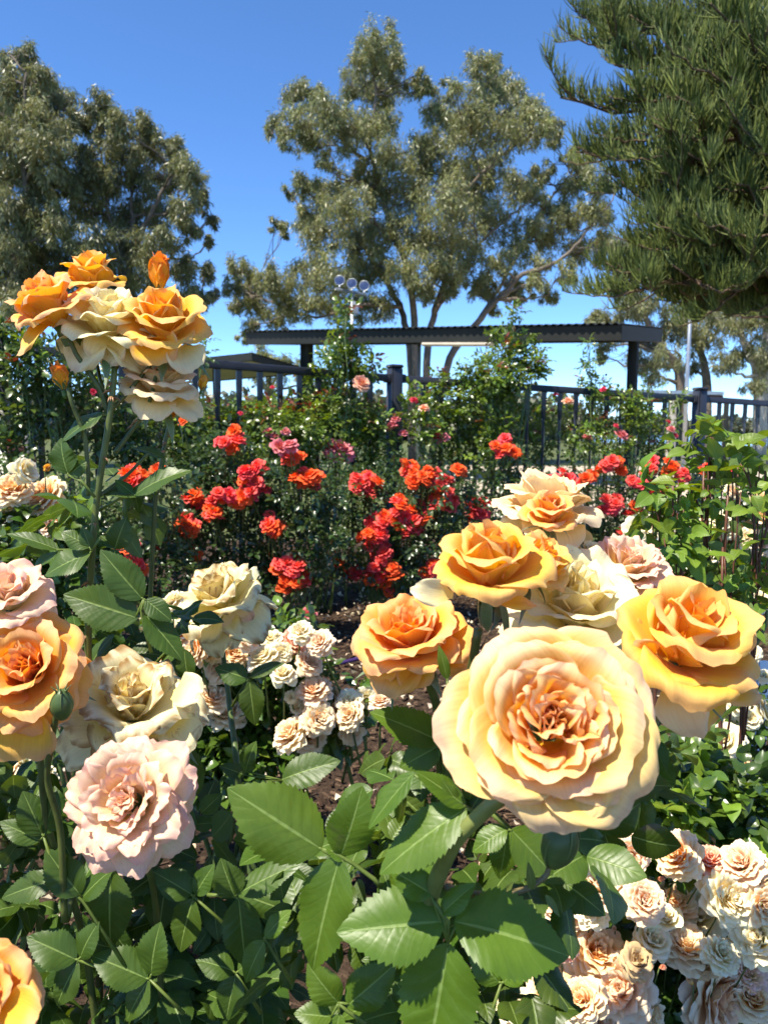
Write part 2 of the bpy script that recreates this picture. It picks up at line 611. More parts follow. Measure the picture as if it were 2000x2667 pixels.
# ------------------------------------------------------------------ roses
def petal(mb, r, L, W, r0, z0, a0, a1, cup, roll, side, ruf, az, twist, nu, nv, pal, tip=0.0, brown=0.0, point=0.0):
    v = np.linspace(0.0, 1, nv)[:, None]
    u = np.linspace(-1, 1, nu)[None, :]
    ph = r.uniform(0, 6.28, 6)
    edge_w = 1 + 0.04 * np.sin(u * 3.1 + ph[0]) + 0.022 * np.sin(u * 6.3 + ph[1]) + 0.015 * np.sin(u * 14 + ph[2])
    along = v * (1 - (0.20 + 0.10 * point) * np.abs(u) ** (2.9 - point)) * (1 + (edge_w - 1) * v ** 2) + tip * np.exp(-(u / 0.22) ** 2) * v ** 4
    t = np.linspace(0, 1.3, 90)
    phi = np.radians(a0 + (a1 - a0) * t ** 1.25 + roll * sstep(0.60, 1.05, t))
    dt = t[1] - t[0]
    rr = r0 + np.concatenate([[0], np.cumsum(np.sin(phi[:-1]) * dt)]) * L
    zz = z0 + np.concatenate([[0], np.cumsum(np.cos(phi[:-1]) * dt)]) * L
    ri, zi, pi = np.interp(along, t, rr), np.interp(along, t, zz), np.interp(along, t, phi)
    lat = u * W / 2 * (0.26 + 0.74 * sstep(0, 0.55, v)) * (1 - 0.26 * v ** 6) * (1 + 0.03 * np.sin(v * 5 + ph[3]))
    c = cup * (0.75 + 0.5 * v)
    xl = c * np.sin(np.clip(lat / c, -2.6, 2.6))
    inn = c * (1 - np.cos(np.clip(lat / c, -2.6, 2.6)))
    inn = inn - side * W * np.abs(u) ** 3 * sstep(0.3, 1.0, v)
    edge = np.maximum(np.abs(u) ** 2 * sstep(0.2, 0.8, v), v ** 3)
    inn = inn + ruf * W * edge * (0.55 * np.sin(u * 4.2 + ph[4]) + 0.35 * np.sin(u * 7.7 + ph[5] + v * 2) + 0.22 * np.sin(v * 9 + ph[2] + u * 3))
    inn = inn + 0.0045 * W * np.sin(u * 26 + ph[1]) * v * (1 - 0.5 * v)
    inn = inn - 0.055 * W * sstep(0.80, 1.0, np.maximum(v + 0 * u, np.abs(u) * sstep(0.3, 0.6, v))) ** 1.5 * (0.6 + 0.4 * np.sin(u * 2 + ph[0]))
    rad = (ri - r0) - inn * np.cos(pi)
    zc = zi + inn * np.sin(pi)
    a = az + twist
    X = r0 * math.cos(az) + rad * math.cos(a) - xl * math.sin(a)
    Y = r0 * math.sin(az) + rad * math.sin(a) + xl * math.cos(a)
    P = np.stack([X, Y, zc], -1)
    base, mid, edg = (np.array(q) for q in pal[:3])
    s = sstep(0.12, 0.62, v + 0 * u)[..., None]
    col = base * (1 - s) + mid * s
    e = np.maximum(sstep(0.62, 1.0, v + 0 * u), 0.75 * sstep(0.72, 1.0, np.abs(u) + 0 * v) * sstep(0.15, 0.5, v))
    e = np.clip(e * (0.85 + 0.3 * np.sin(u * 3 + ph[0])), 0, 1)[..., None]
    col = col * (1 - e) + edg * e
    col = col * (1 + r.uniform(-0.05, 0.05)) * (1 + r.uniform(-0.03, 0.03, 3))
    if brown > 0:
        nb = np.sin(u * 9 + ph[3]) + np.sin(u * 17 + v * 6 + ph[4]) + np.sin(v * 21 + ph[5])
        eb = np.maximum(v + 0 * u, np.abs(u) * sstep(0.2, 0.5, v))
        f = (sstep(0.80, 0.97, eb) * sstep(-0.9, 0.6, nb) * brown)[..., None]
        col = col * (1 - f) + np.array([0.42, 0.25, 0.09]) * f
    uv = np.stack([(u + 1) / 2 + 0 * v + round(ph[0] * 10), v + 0 * u], -1)
    mb.grid(P, np.clip(col, 0.002, 0.97), uv)


def lerp3(a, b, t):
    return tuple(np.array(a) * (1 - t) + np.array(b) * t)


# palette: base, blade, margin, heart
PAL = {
    'gold':   ((0.96, 0.50, 0.012), (0.96, 0.60, 0.045), (0.94, 0.55, 0.20), (0.95, 0.42, 0.015)),
    'apricot': ((0.96, 0.50, 0.015), (0.95, 0.55, 0.06), (0.93, 0.54, 0.27), (0.95, 0.36, 0.015)),
    'orange': ((0.96, 0.47, 0.015), (0.95, 0.52, 0.06), (0.94, 0.53, 0.24), (0.95, 0.34, 0.012)),
    'hero':   ((0.96, 0.55, 0.025), (0.95, 0.685, 0.17), (0.94, 0.64, 0.40), (0.95, 0.42, 0.03)),
    'pink':   ((0.95, 0.80, 0.34), (0.95, 0.77, 0.50), (0.94, 0.58, 0.47), (0.95, 0.71, 0.40)),
    'pale':   ((0.96, 0.73, 0.24), (0.96, 0.79, 0.44), (0.96, 0.73, 0.47), (0.96, 0.67, 0.25)),
    'cream':  ((0.95, 0.81, 0.27), (0.95, 0.87, 0.50), (0.95, 0.88, 0.57), (0.94, 0.79, 0.33)),
    'bud':    ((0.96, 0.48, 0.02), (0.95, 0.46, 0.03), (0.92, 0.30, 0.07), (0.95, 0.36, 0.02)),
    'peach':  ((0.92, 0.58, 0.22), (0.93, 0.71, 0.45), (0.94, 0.78, 0.58), (0.92, 0.52, 0.26)),
    'blush':  ((0.94, 0.66, 0.30), (0.94, 0.76, 0.47), (0.94, 0.81, 0.57), (0.93, 0.62, 0.33)),
    'white':  ((0.94, 0.78, 0.34), (0.94, 0.84, 0.54), (0.94, 0.88, 0.66), (0.93, 0.79, 0.40)),
    'salmon': ((0.90, 0.40, 0.16), (0.90, 0.44, 0.24), (0.90, 0.58, 0.44), (0.88, 0.32, 0.13)),
    'yolk':   ((0.94, 0.50, 0.04), (0.93, 0.70, 0.36), (0.94, 0.78, 0.54), (0.92, 0.44, 0.03)),
    'tan':    ((0.70, 0.50, 0.26), (0.72, 0.55, 0.33), (0.58, 0.40, 0.20), (0.6, 0.40, 0.18)),
    'coral':  ((0.93, 0.14, 0.04), (0.93, 0.095, 0.075), (0.92, 0.13, 0.12), (0.92, 0.15, 0.04)),
    'hotcoral': ((0.90, 0.10, 0.05), (0.88, 0.06, 0.075), (0.86, 0.12, 0.14), (0.90, 0.12, 0.05)),
    'tanger': ((0.92, 0.22, 0.02), (0.92, 0.14, 0.015), (0.90, 0.11, 0.03), (0.92, 0.24, 0.02)),
    'rosep':  ((0.80, 0.34, 0.20), (0.74, 0.20, 0.20), (0.70, 0.24, 0.28), (0.8, 0.28, 0.16)),
    'hot':    ((0.70, 0.06, 0.07), (0.70, 0.035, 0.085), (0.70, 0.06, 0.12), (0.70, 0.04, 0.06)),
}

# rings: n, r0, z0, a0, a1, L, W, cup, roll, side, ruf, twist, heart mix
FORMS = {
    'open': [
        (7, 0.03, 0.10, 0, -14, 0.46, 0.34, 0.16, 14, 0.03, 0.08, 70, 0.9),
        (10, 0.14, 0.08, 6, 0, 0.56, 0.50, 0.22, 26, 0.04, 0.09, 70, 0.75),
        (10, 0.27, 0.05, 18, 10, 0.60, 0.60, 0.32, 32, 0.05, 0.08, 50, 0.7),
        (7, 0.29, 0.02, 32, 20, 0.70, 0.92, 0.45, 36, 0.05, 0.045, 16, 0.35),
        (5, 0.24, 0.00, 46, 36, 0.80, 1.28, 0.75, 40, 0.04, 0.03, 10, 0.05),
        (5, 0.22, -0.04, 58, 52, 0.94, 1.42, 0.95, 46, 0.04, 0.03, 8, 0.0),
        (5, 0.18, -0.08, 68, 70, 1.04, 1.45, 1.2, 42, 0.04, 0.035, 6, 0.0)],
    'full': [
        (6, 0.03, 0.02, 0, -14, 0.60, 0.32, 0.16, 14, 0.03, 0.10, 60, 0.8),
        (9, 0.05, 0.05, 8, 10, 0.64, 0.42, 0.22, 34, 0.05, 0.10, 80, 0.7),
        (12, 0.20, 0.03, 18, 16, 0.70, 0.50, 0.28, 40, 0.06, 0.08, 50, 0.4),
        (12, 0.26, 0.00, 32, 32, 0.76, 0.60, 0.40, 40, 0.07, 0.06, 24, 0.2),
        (11, 0.24, -0.04, 50, 54, 0.82, 0.70, 0.55, 36, 0.06, 0.05, 14, 0.1),
        (9, 0.20, -0.08, 68, 76, 0.90, 0.84, 0.8, 28, 0.05, 0.045, 9, 0.0),
        (7, 0.14, -0.14, 86, 100, 0.92, 0.90, 1.2, 20, 0.07, 0.06, 6, 0.0)],
    'goblet': [
        (3, 0.02, 0.02, 2, -8, 0.98, 0.70, 0.19, 12, 0.02, 0.03, 10, 0.9),
        (4, 0.06, 0.01, 6, -6, 1.02, 1.00, 0.31, 22, 0.04, 0.03, 8, 0.6),
        (4, 0.09, 0.00, 15, 2, 1.04, 1.25, 0.44, 36, 0.08, 0.035, 7, 0.2),
        (4, 0.10, -0.03, 30, 22, 1.08, 1.40, 0.62, 58, 0.10, 0.04, 7, 0.0),
        (5, 0.10, -0.06, 54, 62, 1.05, 1.35, 0.85, 75, 0.12, 0.04, 8, 0.0)],
    'cup': [
        (6, 0.05, 0.03, 4, -2, 0.66, 0.44, 0.20, 22, 0.04, 0.14, 65, 0.9),
        (9, 0.14, 0.01, 10, 0, 0.78, 0.58, 0.32, 30, 0.05, 0.10, 40, 0.7),
        (6, 0.17, -0.01, 22, 12, 0.90, 1.00, 0.50, 36, 0.07, 0.045, 12, 0.25),
        (6, 0.17, -0.04, 42, 40, 0.96, 1.20, 0.70, 50, 0.09, 0.04, 8, 0.05),
        (6, 0.14, -0.07, 62, 74, 1.00, 1.25, 1.0, 52, 0.10, 0.04, 8, 0.0),
        (4, 0.12, -0.10, 92, 122, 0.98, 1.15, 1.1, 20, 0.10, 0.05, 8, 0.0)],
    'loose': [
        (5, 0.05, 0.02, 4, -10, 0.82, 0.70, 0.26, 20, 0.05, 0.12, 40, 0.7),
        (6, 0.10, 0.00, 16, 6, 0.92, 1.00, 0.44, 34, 0.08, 0.10, 18, 0.3),
        (5, 0.12, -0.03, 36, 40, 1.00, 1.20, 0.62, 42, 0.10, 0.09, 14, 0.0),
        (5, 0.12, -0.06, 62, 80, 1.02, 1.25, 0.85, 40, 0.10, 0.09, 14, 0.0),
        (5, 0.10, -0.09, 96, 142, 1.05, 1.15, 0.9, 0, 0.08, 0.08, 14, 0.0)],
    'bud': [
        (3, 0.02, 0.02, 2, -9, 1.42, 0.70, 0.20, 10, 0.02, 0.02, 6, 0.9),
        (3, 0.05, 0.01, 8, -7, 1.42, 1.05, 0.34, 20, 0.04, 0.03, 6, 0.5),
        (4, 0.08, 0.00, 17, -8, 1.36, 1.20, 0.43, 40, 0.07, 0.03, 6, 0.1)],
    'nod': [
        (5, 0.05, 0.03, 8, 0, 0.70, 0.50, 0.24, 30, 0.05, 0.16, 60, 0.7),
        (7, 0.16, 0.00, 28, 18, 0.82, 0.70, 0.38, 36, 0.07, 0.13, 25, 0.3),
        (6, 0.16, -0.04, 52, 54, 0.92, 0.90, 0.6, 40, 0.08, 0.12, 14, 0.1),
        (6, 0.14, -0.08, 76, 90, 0.98, 0.98, 0.9, 20, 0.08, 0.11, 10, 0.0)],
}


def make_bloom_mesh(name, form, pal, seed, mat, res=(13, 13), brown=0.0, keep=1.0):
    r = np.random.default_rng(seed)
    mb = MB()
    p = PAL[pal]
    off = r.uniform(0, 6.28)
    for k, (n, r0, z0, a0, a1, L, W, cup, roll, side, ruf, tw, heart) in enumerate(FORMS[form]):
        off += 2.4
        for i in range(n):
            if k >= 2 and r.random() > keep:
                continue
            az = off + i * 2 * math.pi / n + r.uniform(-0.22, 0.22)
            q = tuple(lerp3(p[j], p[3], heart * (0.9, 0.6, 0.25)[j]) for j in range(3))
            petal(mb, r, L * r.uniform(0.90, 1.08), W * r.uniform(0.88, 1.12), r0 * r.uniform(0.7, 1.25), z0 + r.uniform(-0.02, 0.02),
                  a0 + r.uniform(-7, 7), a1 + r.uniform(-9, 9), cup * r.uniform(0.88, 1.15), roll * r.uniform(0.5, 1.45), side * r.uniform(0.5, 1.5), ruf * r.uniform(0.7, 1.3),
                  az, R(tw) * r.uniform(-1, 1), res[0], res[1], q, tip=r.uniform(-0.03, 0.02 if form in ('open', 'full', 'cup') else 0.05), brown=brown, point=(0.9 if form in ('goblet', 'bud') and k >= 2 else 0.15) * r.uniform(0, 1))
    o = mb.build(name, mat)
    me = o.data
    bpy.data.objects.remove(o)
    return me


def axis_matrix(axis, spin, scale):
    z = Vector(axis).normalized()
    h = Vector((0, 0, 1)) if abs(z.z) < 0.95 else Vector((0, 1, 0))
    x = h.cross(z).normalized()
    y = z.cross(x)
    m = Matrix((x, y, z)).transposed() @ Matrix.Rotation(spin, 3, 'Z')
    return m.to_4x4() @ Matrix.Scale(scale, 4)


def put(name, me, parent, loc, axis, spin, scale, label=None):
    o = bpy.data.objects.new(name, me)
    SC.collection.objects.link(o)
    m = axis_matrix(axis, spin, scale)
    m.translation = Vector(loc) - (world_loc(parent) if parent is not None else Vector((0, 0, 0)))
    o.matrix_basis = m
    if parent is not None:
        o.parent = parent
    if label:
        o['label'] = label
    return o


def make_calyx_mesh(name, seed, spread, hip=0.2):
    """Green hip with five sepals; unit scale follows the bloom's."""
    r = np.random.default_rng(seed)
    mb = MB()
    t = np.linspace(0, 1, 9)
    z = -0.53 + 0.45 * t
    rad = hip * np.array([0.35, 0.55, 0.85, 1.0, 1.02, 0.95, 0.85, 0.9, 1.0])
    mb.tube([(0, 0, q) for q in z], rad, 14, (0.09, 0.16, 0.035))
    for i in range(5):
        a = i * 2 * math.pi / 5 + r.uniform(-0.2, 0.2)
        q = ((0.13, 0.19, 0.07), (0.12, 0.19, 0.07), (0.20, 0.24, 0.14))
        petal(mb, r, 0.85 * r.uniform(0.8, 1.2), 0.22, hip * 0.75, -0.09, spread + r.uniform(-14, 14), spread + r.uniform(10, 40), 0.22, 10, 0.02, 0.05, a, 0, 5, 10, q, tip=0.25)
    o = mb.build(name, M['stem'])
    me = o.data
    bpy.data.objects.remove(o)
    return me


# ================================================================== SETTING
def flat(name, x0, x1, y0, y1, z, mat, nx=2, ny=2, hills=None):
    mb = MB()
    X, Y = np.meshgrid(np.linspace(x0, x1, nx), np.linspace(y0, y1, ny))
    Z = np.full_like(X, z) if hills is None else hills(X, Y)
    mb.grid(np.stack([X, Y, Z], -1))
    return tag(mb.build(name, mat), None, None, None, 'structure')


mulch_m = ground_material("bark_mulch", [(0.25, (0.018, 0.010, 0.006)), (0.5, (0.06, 0.036, 0.022)), (0.75, (0.16, 0.105, 0.065))], 38, 5, 1.0, 0.03)
grass_m = ground_material("lawn", [(0.3, (0.05, 0.075, 0.02)), (0.7, (0.13, 0.14, 0.05))], 1.2, 0.15, 0.5, 0.05)
path_m = ground_material("pale_gravel", [(0.3, (0.38, 0.31, 0.23)), (0.7, (0.55, 0.46, 0.36))], 12, 0.6, 0.4, 0.01)
water_m, wnt, wb, _ = new_mat("lake_water")
wb.inputs["Base Color"].default_value = (0.05, 0.12, 0.22, 1)
wb.inputs["Roughness"].default_value = 0.12
bump(wnt, noise(wnt, 1.5, 4, objvec(wnt)), 0.25, 0.05, wb)

flat('ground', -900, 900, -40, 1500, -0.012, grass_m)


def bedz(X, Y):
    return 0.018 * np.sin(X * 2.1 + 1) + 0.014 * np.sin(Y * 2.9) + 0.008 * np.sin(X * 7 + Y * 5) + 0.02


flat('garden_bed', -4.2, 5.0, -1.5, 6.6, 0.0, mulch_m, 150, 130, bedz)
flat('path', 1.2, 26.0, 7.4, 22.0, -0.004, path_m)
flat('lake', 22, 420, 60, 330, 0.0, water_m)

# mulch chips and fallen petals
r = np.random.default_rng(21)
mb = MB()
n = 24000
X = r.uniform(-2.4, 3.0, n)
Y = 0.75 + 3.9 * r.uniform(0, 1, n) ** 1.1
O = np.stack([X, Y, bedz(X, Y) + r.uniform(0.0, 0.018, n)], 1)
d = unit(np.stack([r.normal(size=n), r.normal(size=n), r.normal(size=n) * 0.25], 1))
nr = unit(np.stack([r.normal(size=n) * 0.4, r.normal(size=n) * 0.4, np.ones(n)], 1))
B = leaf_frames(d, nr, np.ones(n)) * (np.stack([r.uniform(0.004, 0.010, n), r.uniform(0.012, 0.036, n), r.uniform(0.002, 0.005, n)], 1))[:, :, None]
cv = np.array([[x, y, z] for x in (-.5, .5) for y in (0, 1) for z in (0, 1)], float)
cv[[1, 3, 5, 7], 0] *= 0.6
chip = (cv, np.array([[0, 1, 3, 2], [4, 6, 7, 5], [0, 4, 5, 1], [2, 3, 7, 6], [1, 5, 7, 3]]), np.zeros((0, 3), int))
k = r.uniform(0, 1, (n, 1))
mb.scatter(chip, O, B, np.clip((np.array([[0.035, 0.018, 0.011]]) * (1 - k) + np.array([[0.16, 0.10, 0.06]]) * k) * r.uniform(0.6, 1.3, (n, 1)), 0.003, 1))
M['chip'] = attr_material("bark_chip", 0.85, 0.2, 60, 0.4, 0.003)
tag(mb.build('mulch_chips', M['chip'], smooth=False), 'brown bark chips covering the garden bed', 'mulch', None, 'stuff')
mb = MB()
n = 2200
X = r.uniform(-1.6, 2.2, n)
Y = 1.1 + 3.2 * r.uniform(0, 1, n)
O = np.stack([X, Y, bedz(X, Y) + r.uniform(0.015, 0.03, n)], 1)
d = unit(np.stack([r.normal(size=n), r.normal(size=n), r.normal(size=n) * 0.15], 1))
nr = unit(np.stack([r.normal(size=n) * 0.35, r.normal(size=n) * 0.35, np.ones(n)], 1))
Pp, _u = leaflet_grid(5, 5, 0.95, 0, -0.5, -0.7, 0)
mb.scatter(grid_tmpl(Pp), O, leaf_frames(d, nr, r.uniform(0.012, 0.026, n)), leafcols(n, r, (0.72, 0.60, 0.42), 0.2, 0.1))
tag(mb.build('fallen_petals', M['petal_small']), 'dry cream petals fallen on the bark mulch', 'petals', None, 'stuff')

# purple irrigation pipe across the bed
g1, g2 = ground_d(1772), ground_d(1735)
pts = [at(740, 1778, g1), at(850, 1764, ground_d(1762)), at(930, 1748, ground_d(1747)), at(1060, 1735, g2), at(1250, 1722, ground_d(1722)), at(1500, 1716, ground_d(1716))]
pts = [(p.x, p.y, bedz(p.x, p.y) + 0.02) for p in pts]
mb = MB()
mb.tube(pts, 0.008, 8)
tag(mb.build('irrigation_pipe', M['hose']), 'purple irrigation pipe lying on the bark mulch', 'pipe')

# ------------------------------------------------------------------ fence
CP = np.array([0.056, 4.5])
DL = np.array([-0.78, -0.625])
DR = np.array([0.928, 0.371])
ZC = 1.265


def fence_pt(s):
    """ground-plane point and rail height, s metres right (+) or left (-) of the middle post"""
    q = CP + (DR * s if s >= 0 else DL * -s)
    return q, ZC - (0.030 * s if s >= 0 else 0.012 * s)


def fence_d(px):
    k = (px - 1000.0) / FPX
    dv = DR if px >= 1025 else DL
    t = (k * CP[1] - CP[0]) / (dv[0] - k * dv[1])
    return CP[1] + dv[1] * t


fence = thing('fence', (CP[0], CP[1], 0), 'charcoal metal fence with twisted flat bars behind the roses', 'fence')
posts = [-4.3, -2.12, 0.0, 2.27, 4.54]


def fbox(mb, s0, s1, zc0, zc1, w, h, bev=0.004):
    p0, z0 = fence_pt(s0)
    p1, z1 = fence_pt(s1)
    a = Vector((p0[0], p0[1], zc0 + z0))
    b = Vector((p1[0], p1[1], zc1 + z1))
    dx = (b - a)
    x = dx.normalized()
    y = Vector((0, 0, 1)).cross(x).normalized()
    z = x.cross(y)
    mb.box((a + b) / 2, (dx.length, w, h), Matrix((x, y, z)).transposed(), (1, 1, 1), bev)


for i, s in enumerate(posts):
    q, z = fence_pt(s)
    dv = DR if s > 0 else (DL if s < 0 else (DR - DL))
    ang = math.atan2(dv[1], dv[0])
    rot = Matrix.Rotation(ang, 3, 'Z')
    mb = MB()
    mb.box((q[0], q[1], (z + 0.045) / 2), (0.072, 0.072, z + 0.045), rot, (1, 1, 1), 0.005)
    po = mb.build('post', M['fence'], fence)
    mb = MB()
    mb.box((q[0], q[1], z + 0.0565), (0.082, 0.082, 0.020), rot, (1, 1, 1), 0.008)
    for k in (-1, 1):
        b = q + np.array([math.cos(ang), math.sin(ang)]) * 0.05 * k
        mb.box((b[0], b[1], z - 0.012), (0.026, 0.05, 0.05), rot, (1, 1, 1), 0.003)
    mb.build('post_cap', M['fence'], po)
for a, b in zip(posts[:-1], posts[1:]):
    for zc, h in ((-0.012, 0.040), (-1.12, 0.040)):
        mb = MB()
        fbox(mb, a + 0.064, b - 0.064, zc, zc, 0.038, h)
        mb.build('rail', M['fence'], fence)
    nb = int(round((b - a - 0.12) / 0.118))
    for k in range(1, nb):
        s = a + 0.06 + (b - a - 0.12) * k / nb
        q, z = fence_pt(s)
        dv = DR if s > 0 else DL
        ang = math.atan2(dv[1], dv[0]) + (0 if s > 0 else math.pi)
        zs = [z - 0.032, z - 0.10, z - 0.14, z - 0.18, z - 0.22, z - 0.7, z - 1.10]
        tw = [0, 0, 0.22, 0.55, 0.75, 0.75, 0.75]
        P = []
        for zz, t in zip(zs, tw):
            c, sn = math.cos(ang + t), math.sin(ang + t)
            P.append([[q[0] + c * u * 0.0145 - sn * v * 0.007, q[1] + sn * u * 0.0145 + c * v * 0.007, zz] for u, v in ((-1, -1), (1, -1), (1, 1), (-1, 1))])
        mb = MB()
        mb.grid(np.array(P), (1, 1, 1), None, True)
        mb.build('baluster', M['fence'], fence, smooth=False)

# ------------------------------------------------------------------ shelters beyond the fence
UPV = Vector((0, 0, 1))


def slab(mb, A, B, h, w, inward):
    """board from A to B (top edge), height h, thickness w towards inward"""
    x = (B - A).normalized()
    y = Vector(inward) - Vector(inward).dot(x) * x
    y.normalize()
    z = x.cross(y)
    if z.z < 0:
        z = -z
    mb.box((A + B) / 2 - z * h / 2 + y * w / 2, ((B - A).length, w, h), Matrix((x, y, x.cross(y))).transposed(), (1, 1, 1), 0.006)


shel = thing('picnic_shelter', (0.5, 15.0, 0), 'long dark skillion roof shelter on posts behind the fence, under the largest tree', 'shelter', 'park shelters')
A, B_, C_ = at(640, 866, 16.2), at(1620, 846, 12.5), at(1725, 857, 15.0)
D_ = A + (C_ - B_)
inw = (C_ - B_).normalized()
for (p, q, iv) in ((A, B_, inw), (B_, C_, (A - B_).normalized()), (A, D_, (B_ - A).normalized()), (D_, C_, -inw)):
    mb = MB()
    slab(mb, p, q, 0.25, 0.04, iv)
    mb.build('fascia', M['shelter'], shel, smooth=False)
mb = MB()          # corrugated sheet: wave runs along the long side
nn = 360
t = np.linspace(0, 1, nn)[None, :]
w = np.linspace(-0.02, 1.02, 4)[:, None]
P = np.array(A)[None, None] + t[..., None] * np.array(B_ - A) + w[..., None] * np.array(C_ - B_)
P[..., 2] += 0.022 + 0.018 * np.sin(t * 2 * math.pi * 60)
mb.grid(P)
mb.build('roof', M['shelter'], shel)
mb = MB()
P = np.array(A)[None, None] + np.linspace(0.01, 0.99, 3)[None, :, None] * np.array(B_ - A) + np.linspace(0.02, 0.98, 3)[:, None, None] * np.array(C_ - B_)
P[..., 2] -= 0.17
mb.grid(P)
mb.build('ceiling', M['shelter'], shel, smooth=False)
for fx, fw, sz in ((0.13, 0.25, 0.24), (0.985, 0.42, 0.165)):
    p = A + (B_ - A) * fx + (C_ - B_) * fw
    zt = p.z - 0.19
    mb = MB()
    mb.box((p.x, p.y, zt / 2), (sz, sz * 0.7, zt), Matrix.Rotation(-0.65, 3, 'Z'), (1, 1, 1), 0.008)
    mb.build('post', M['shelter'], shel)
la, lb = at(1100, 897, 14.2), at(1285, 897, 13.6)
mb = MB()
xx = (lb - la).normalized()
yy = UPV.cross(xx).normalized()
mb.box((la + lb) / 2, ((lb - la).length, 0.14, 0.06), Matrix((xx, yy, xx.cross(yy))).transposed(), (1, 1, 1), 0.015)
mb.build('light_batten', M['ceiling'], shel)
p = at(1092, 905, 15.2)
mb = MB()
mb.tube([(p.x, p.y, 0), (p.x, p.y, p.z + 0.15)], 0.035, 10)
mb.build('downpipe', M['steel'], shel)

sh2 = thing('picnic_shelter', (-5.4, 17.0, 0), 'smaller grey roof shelter with beige lining, half hidden behind the tall yellow roses', 'shelter', 'park shelters')
A = at(360, 952, 15.5)
B_ = at(657, 921, 14.0)
C_ = at(790, 985, 17.5)
C_.z = B_.z + 0.02
D_ = A + (C_ - B_)
inw = (C_ - B_).normalized()
for (p, q, iv) in ((A, B_, inw), (B_, C_, (A - B_).normalized()), (D_, C_, -inw)):
    mb = MB()
    slab(mb, p, q, 0.13, 0.04, iv)
    mb.build('fascia', M['shelter'], sh2, smooth=False)
for nm, dz, mt in (('roof', 0.02, 'steel'), ('ceiling', -0.11, 'ceiling')):
    mb = MB()
    P = np.array(A)[None, None] + np.linspace(0, 1, 3)[None, :, None] * np.array(B_ - A) + np.linspace(0, 1, 3)[:, None, None] * np.array(C_ - B_)
    P[..., 2] += dz
    mb.grid(P)
    mb.build(nm, M[mt], sh2, smooth=False)
for px in (563, 410):
    p = at(px, 985, 14.9)
    mb = MB()
    mb.box((p.x, p.y, (B_.z - 0.14) / 2), (0.11, 0.11, B_.z - 0.14), None, (1, 1, 1), 0.006)
    mb.build('post', M['shelter'], sh2)

sh3 = thing('picnic_shelter', tuple(Vector((at(1800, 1030, 26).x, 26, 0))), 'low flat roofed shelter seen through the fence bars by the thin grey pole', 'shelter', 'park shelters')
a, b = at(1640, 1014, 26), at(1885, 1020, 27)
mb = MB()
slab(mb, a, b, 0.12, 3.0, (0.1, 1, 0))
mb.build('roof', M['steel'], sh3, smooth=False)
mb = MB()
slab(mb, a + Vector((0, 0.05, -0.125)), b + Vector((0, 0.05, -0.125)), 0.18, 2.8, (0.1, 1, 0))
mb.build('ceiling', M['wood'], sh3, smooth=False)
for px, w, mt in ((1752, 0.26, 'concrete'), (1892, 0.14, 'shelter'), (1668, 0.14, 'shelter')):
    p = at(px, 1030, 26.6)
    mb = MB()
    zt = a.z - 0.31
    mb.box((p.x, p.y, zt / 2), (w, w, zt), None, (1, 1, 1), 0.01)
    mb.build('post', M[mt], sh3)

# floodlight mast
fm = thing('floodlight_mast', tuple(Vector((at(917, 800, 18.8).x, 18.6, 0))), 'grey pole with three round blue lamps on a crossbar, rising above the shelter roof', 'floodlight')
top = at(917, 762, 18.8)
mb = MB()
mb.tube([(top.x, top.y, 0), (top.x, top.y, top.z)], [0.055, 0.045], 12)
mb.build('pole', M['steel'], fm)
mb = MB()
ba, bb = at(873, 752, 18.6), at(957, 769, 19.0)
xx = (bb - ba).normalized()
yy = UPV.cross(xx).normalized()
rt = Matrix((xx, yy, xx.cross(yy))).transposed()
mb.box((ba + bb) / 2, ((bb - ba).length, 0.07, 0.06), rt, (1, 1, 1), 0.01)
mb.build('crossbar', M['steel'], fm)
mb = MB()
p = at(927, 802, 18.7)
mb.box(p, (0.14, 0.10, 0.30), None, (1, 1, 1), 0.01)
mb.build('junction_box', M['steel'], fm)
for (px, py) in ((885, 731), (917, 739), (949, 745)):
    p = at(px, py, 18.65)
    hd = MB()
    t = np.linspace(0, 2 * math.pi, 24, endpoint=False)
    ax = Vector((-0.12, -1, 0.18)).normalized()
    ux = ax.cross(UPV).normalized()
    uz = ux.cross(ax)
    ring = lambda rad, off: np.array([tuple(p + ux * rad * math.cos(q) + uz * rad * math.sin(q) + ax * off) for q in t])
    hd.grid(np.stack([ring(0.012, -0.10), ring(0.08, -0.09), ring(0.118, -0.03), ring(0.126, 0.03), ring(0.117, 0.03), ring(0.11, 0.015)]), (1, 1, 1), None, True)
    hd.box(p - uz * 0.165, (0.035, 0.035, 0.09), rt)
    h = hd.build('lamp_head', M['steel'], fm)
    ln = MB()
    ln.grid(np.stack([ring(0.112, 0.017), ring(0.075, 0.024), ring(0.035, 0.03), ring(0.003, 0.031)]), (1, 1, 1), None, True)
    ln.build('lens', M['lens'], h)

lp = thing('light_pole', tuple(Vector((at(1788, 1000, 19).x, 19, 0))), 'tall thin grey pole standing before the gum trees, its top hidden by the pine', 'pole')
p = at(1788, 1000, 19)
t = at(1802, 640, 19)
mb = MB()
mb.tube([(p.x, p.y, 0), (p.x, p.y, 2.0), (p.x, p.y, t.z)], [0.055, 0.05, 0.035], 12)
mb.build('pole', M['steel'], lp)
mb = MB()
mb.box((p.x, p.y, 0.03), (0.28, 0.28, 0.06), None, (1, 1, 1), 0.008)
mb.build('base_plate', M['steel'], lp)

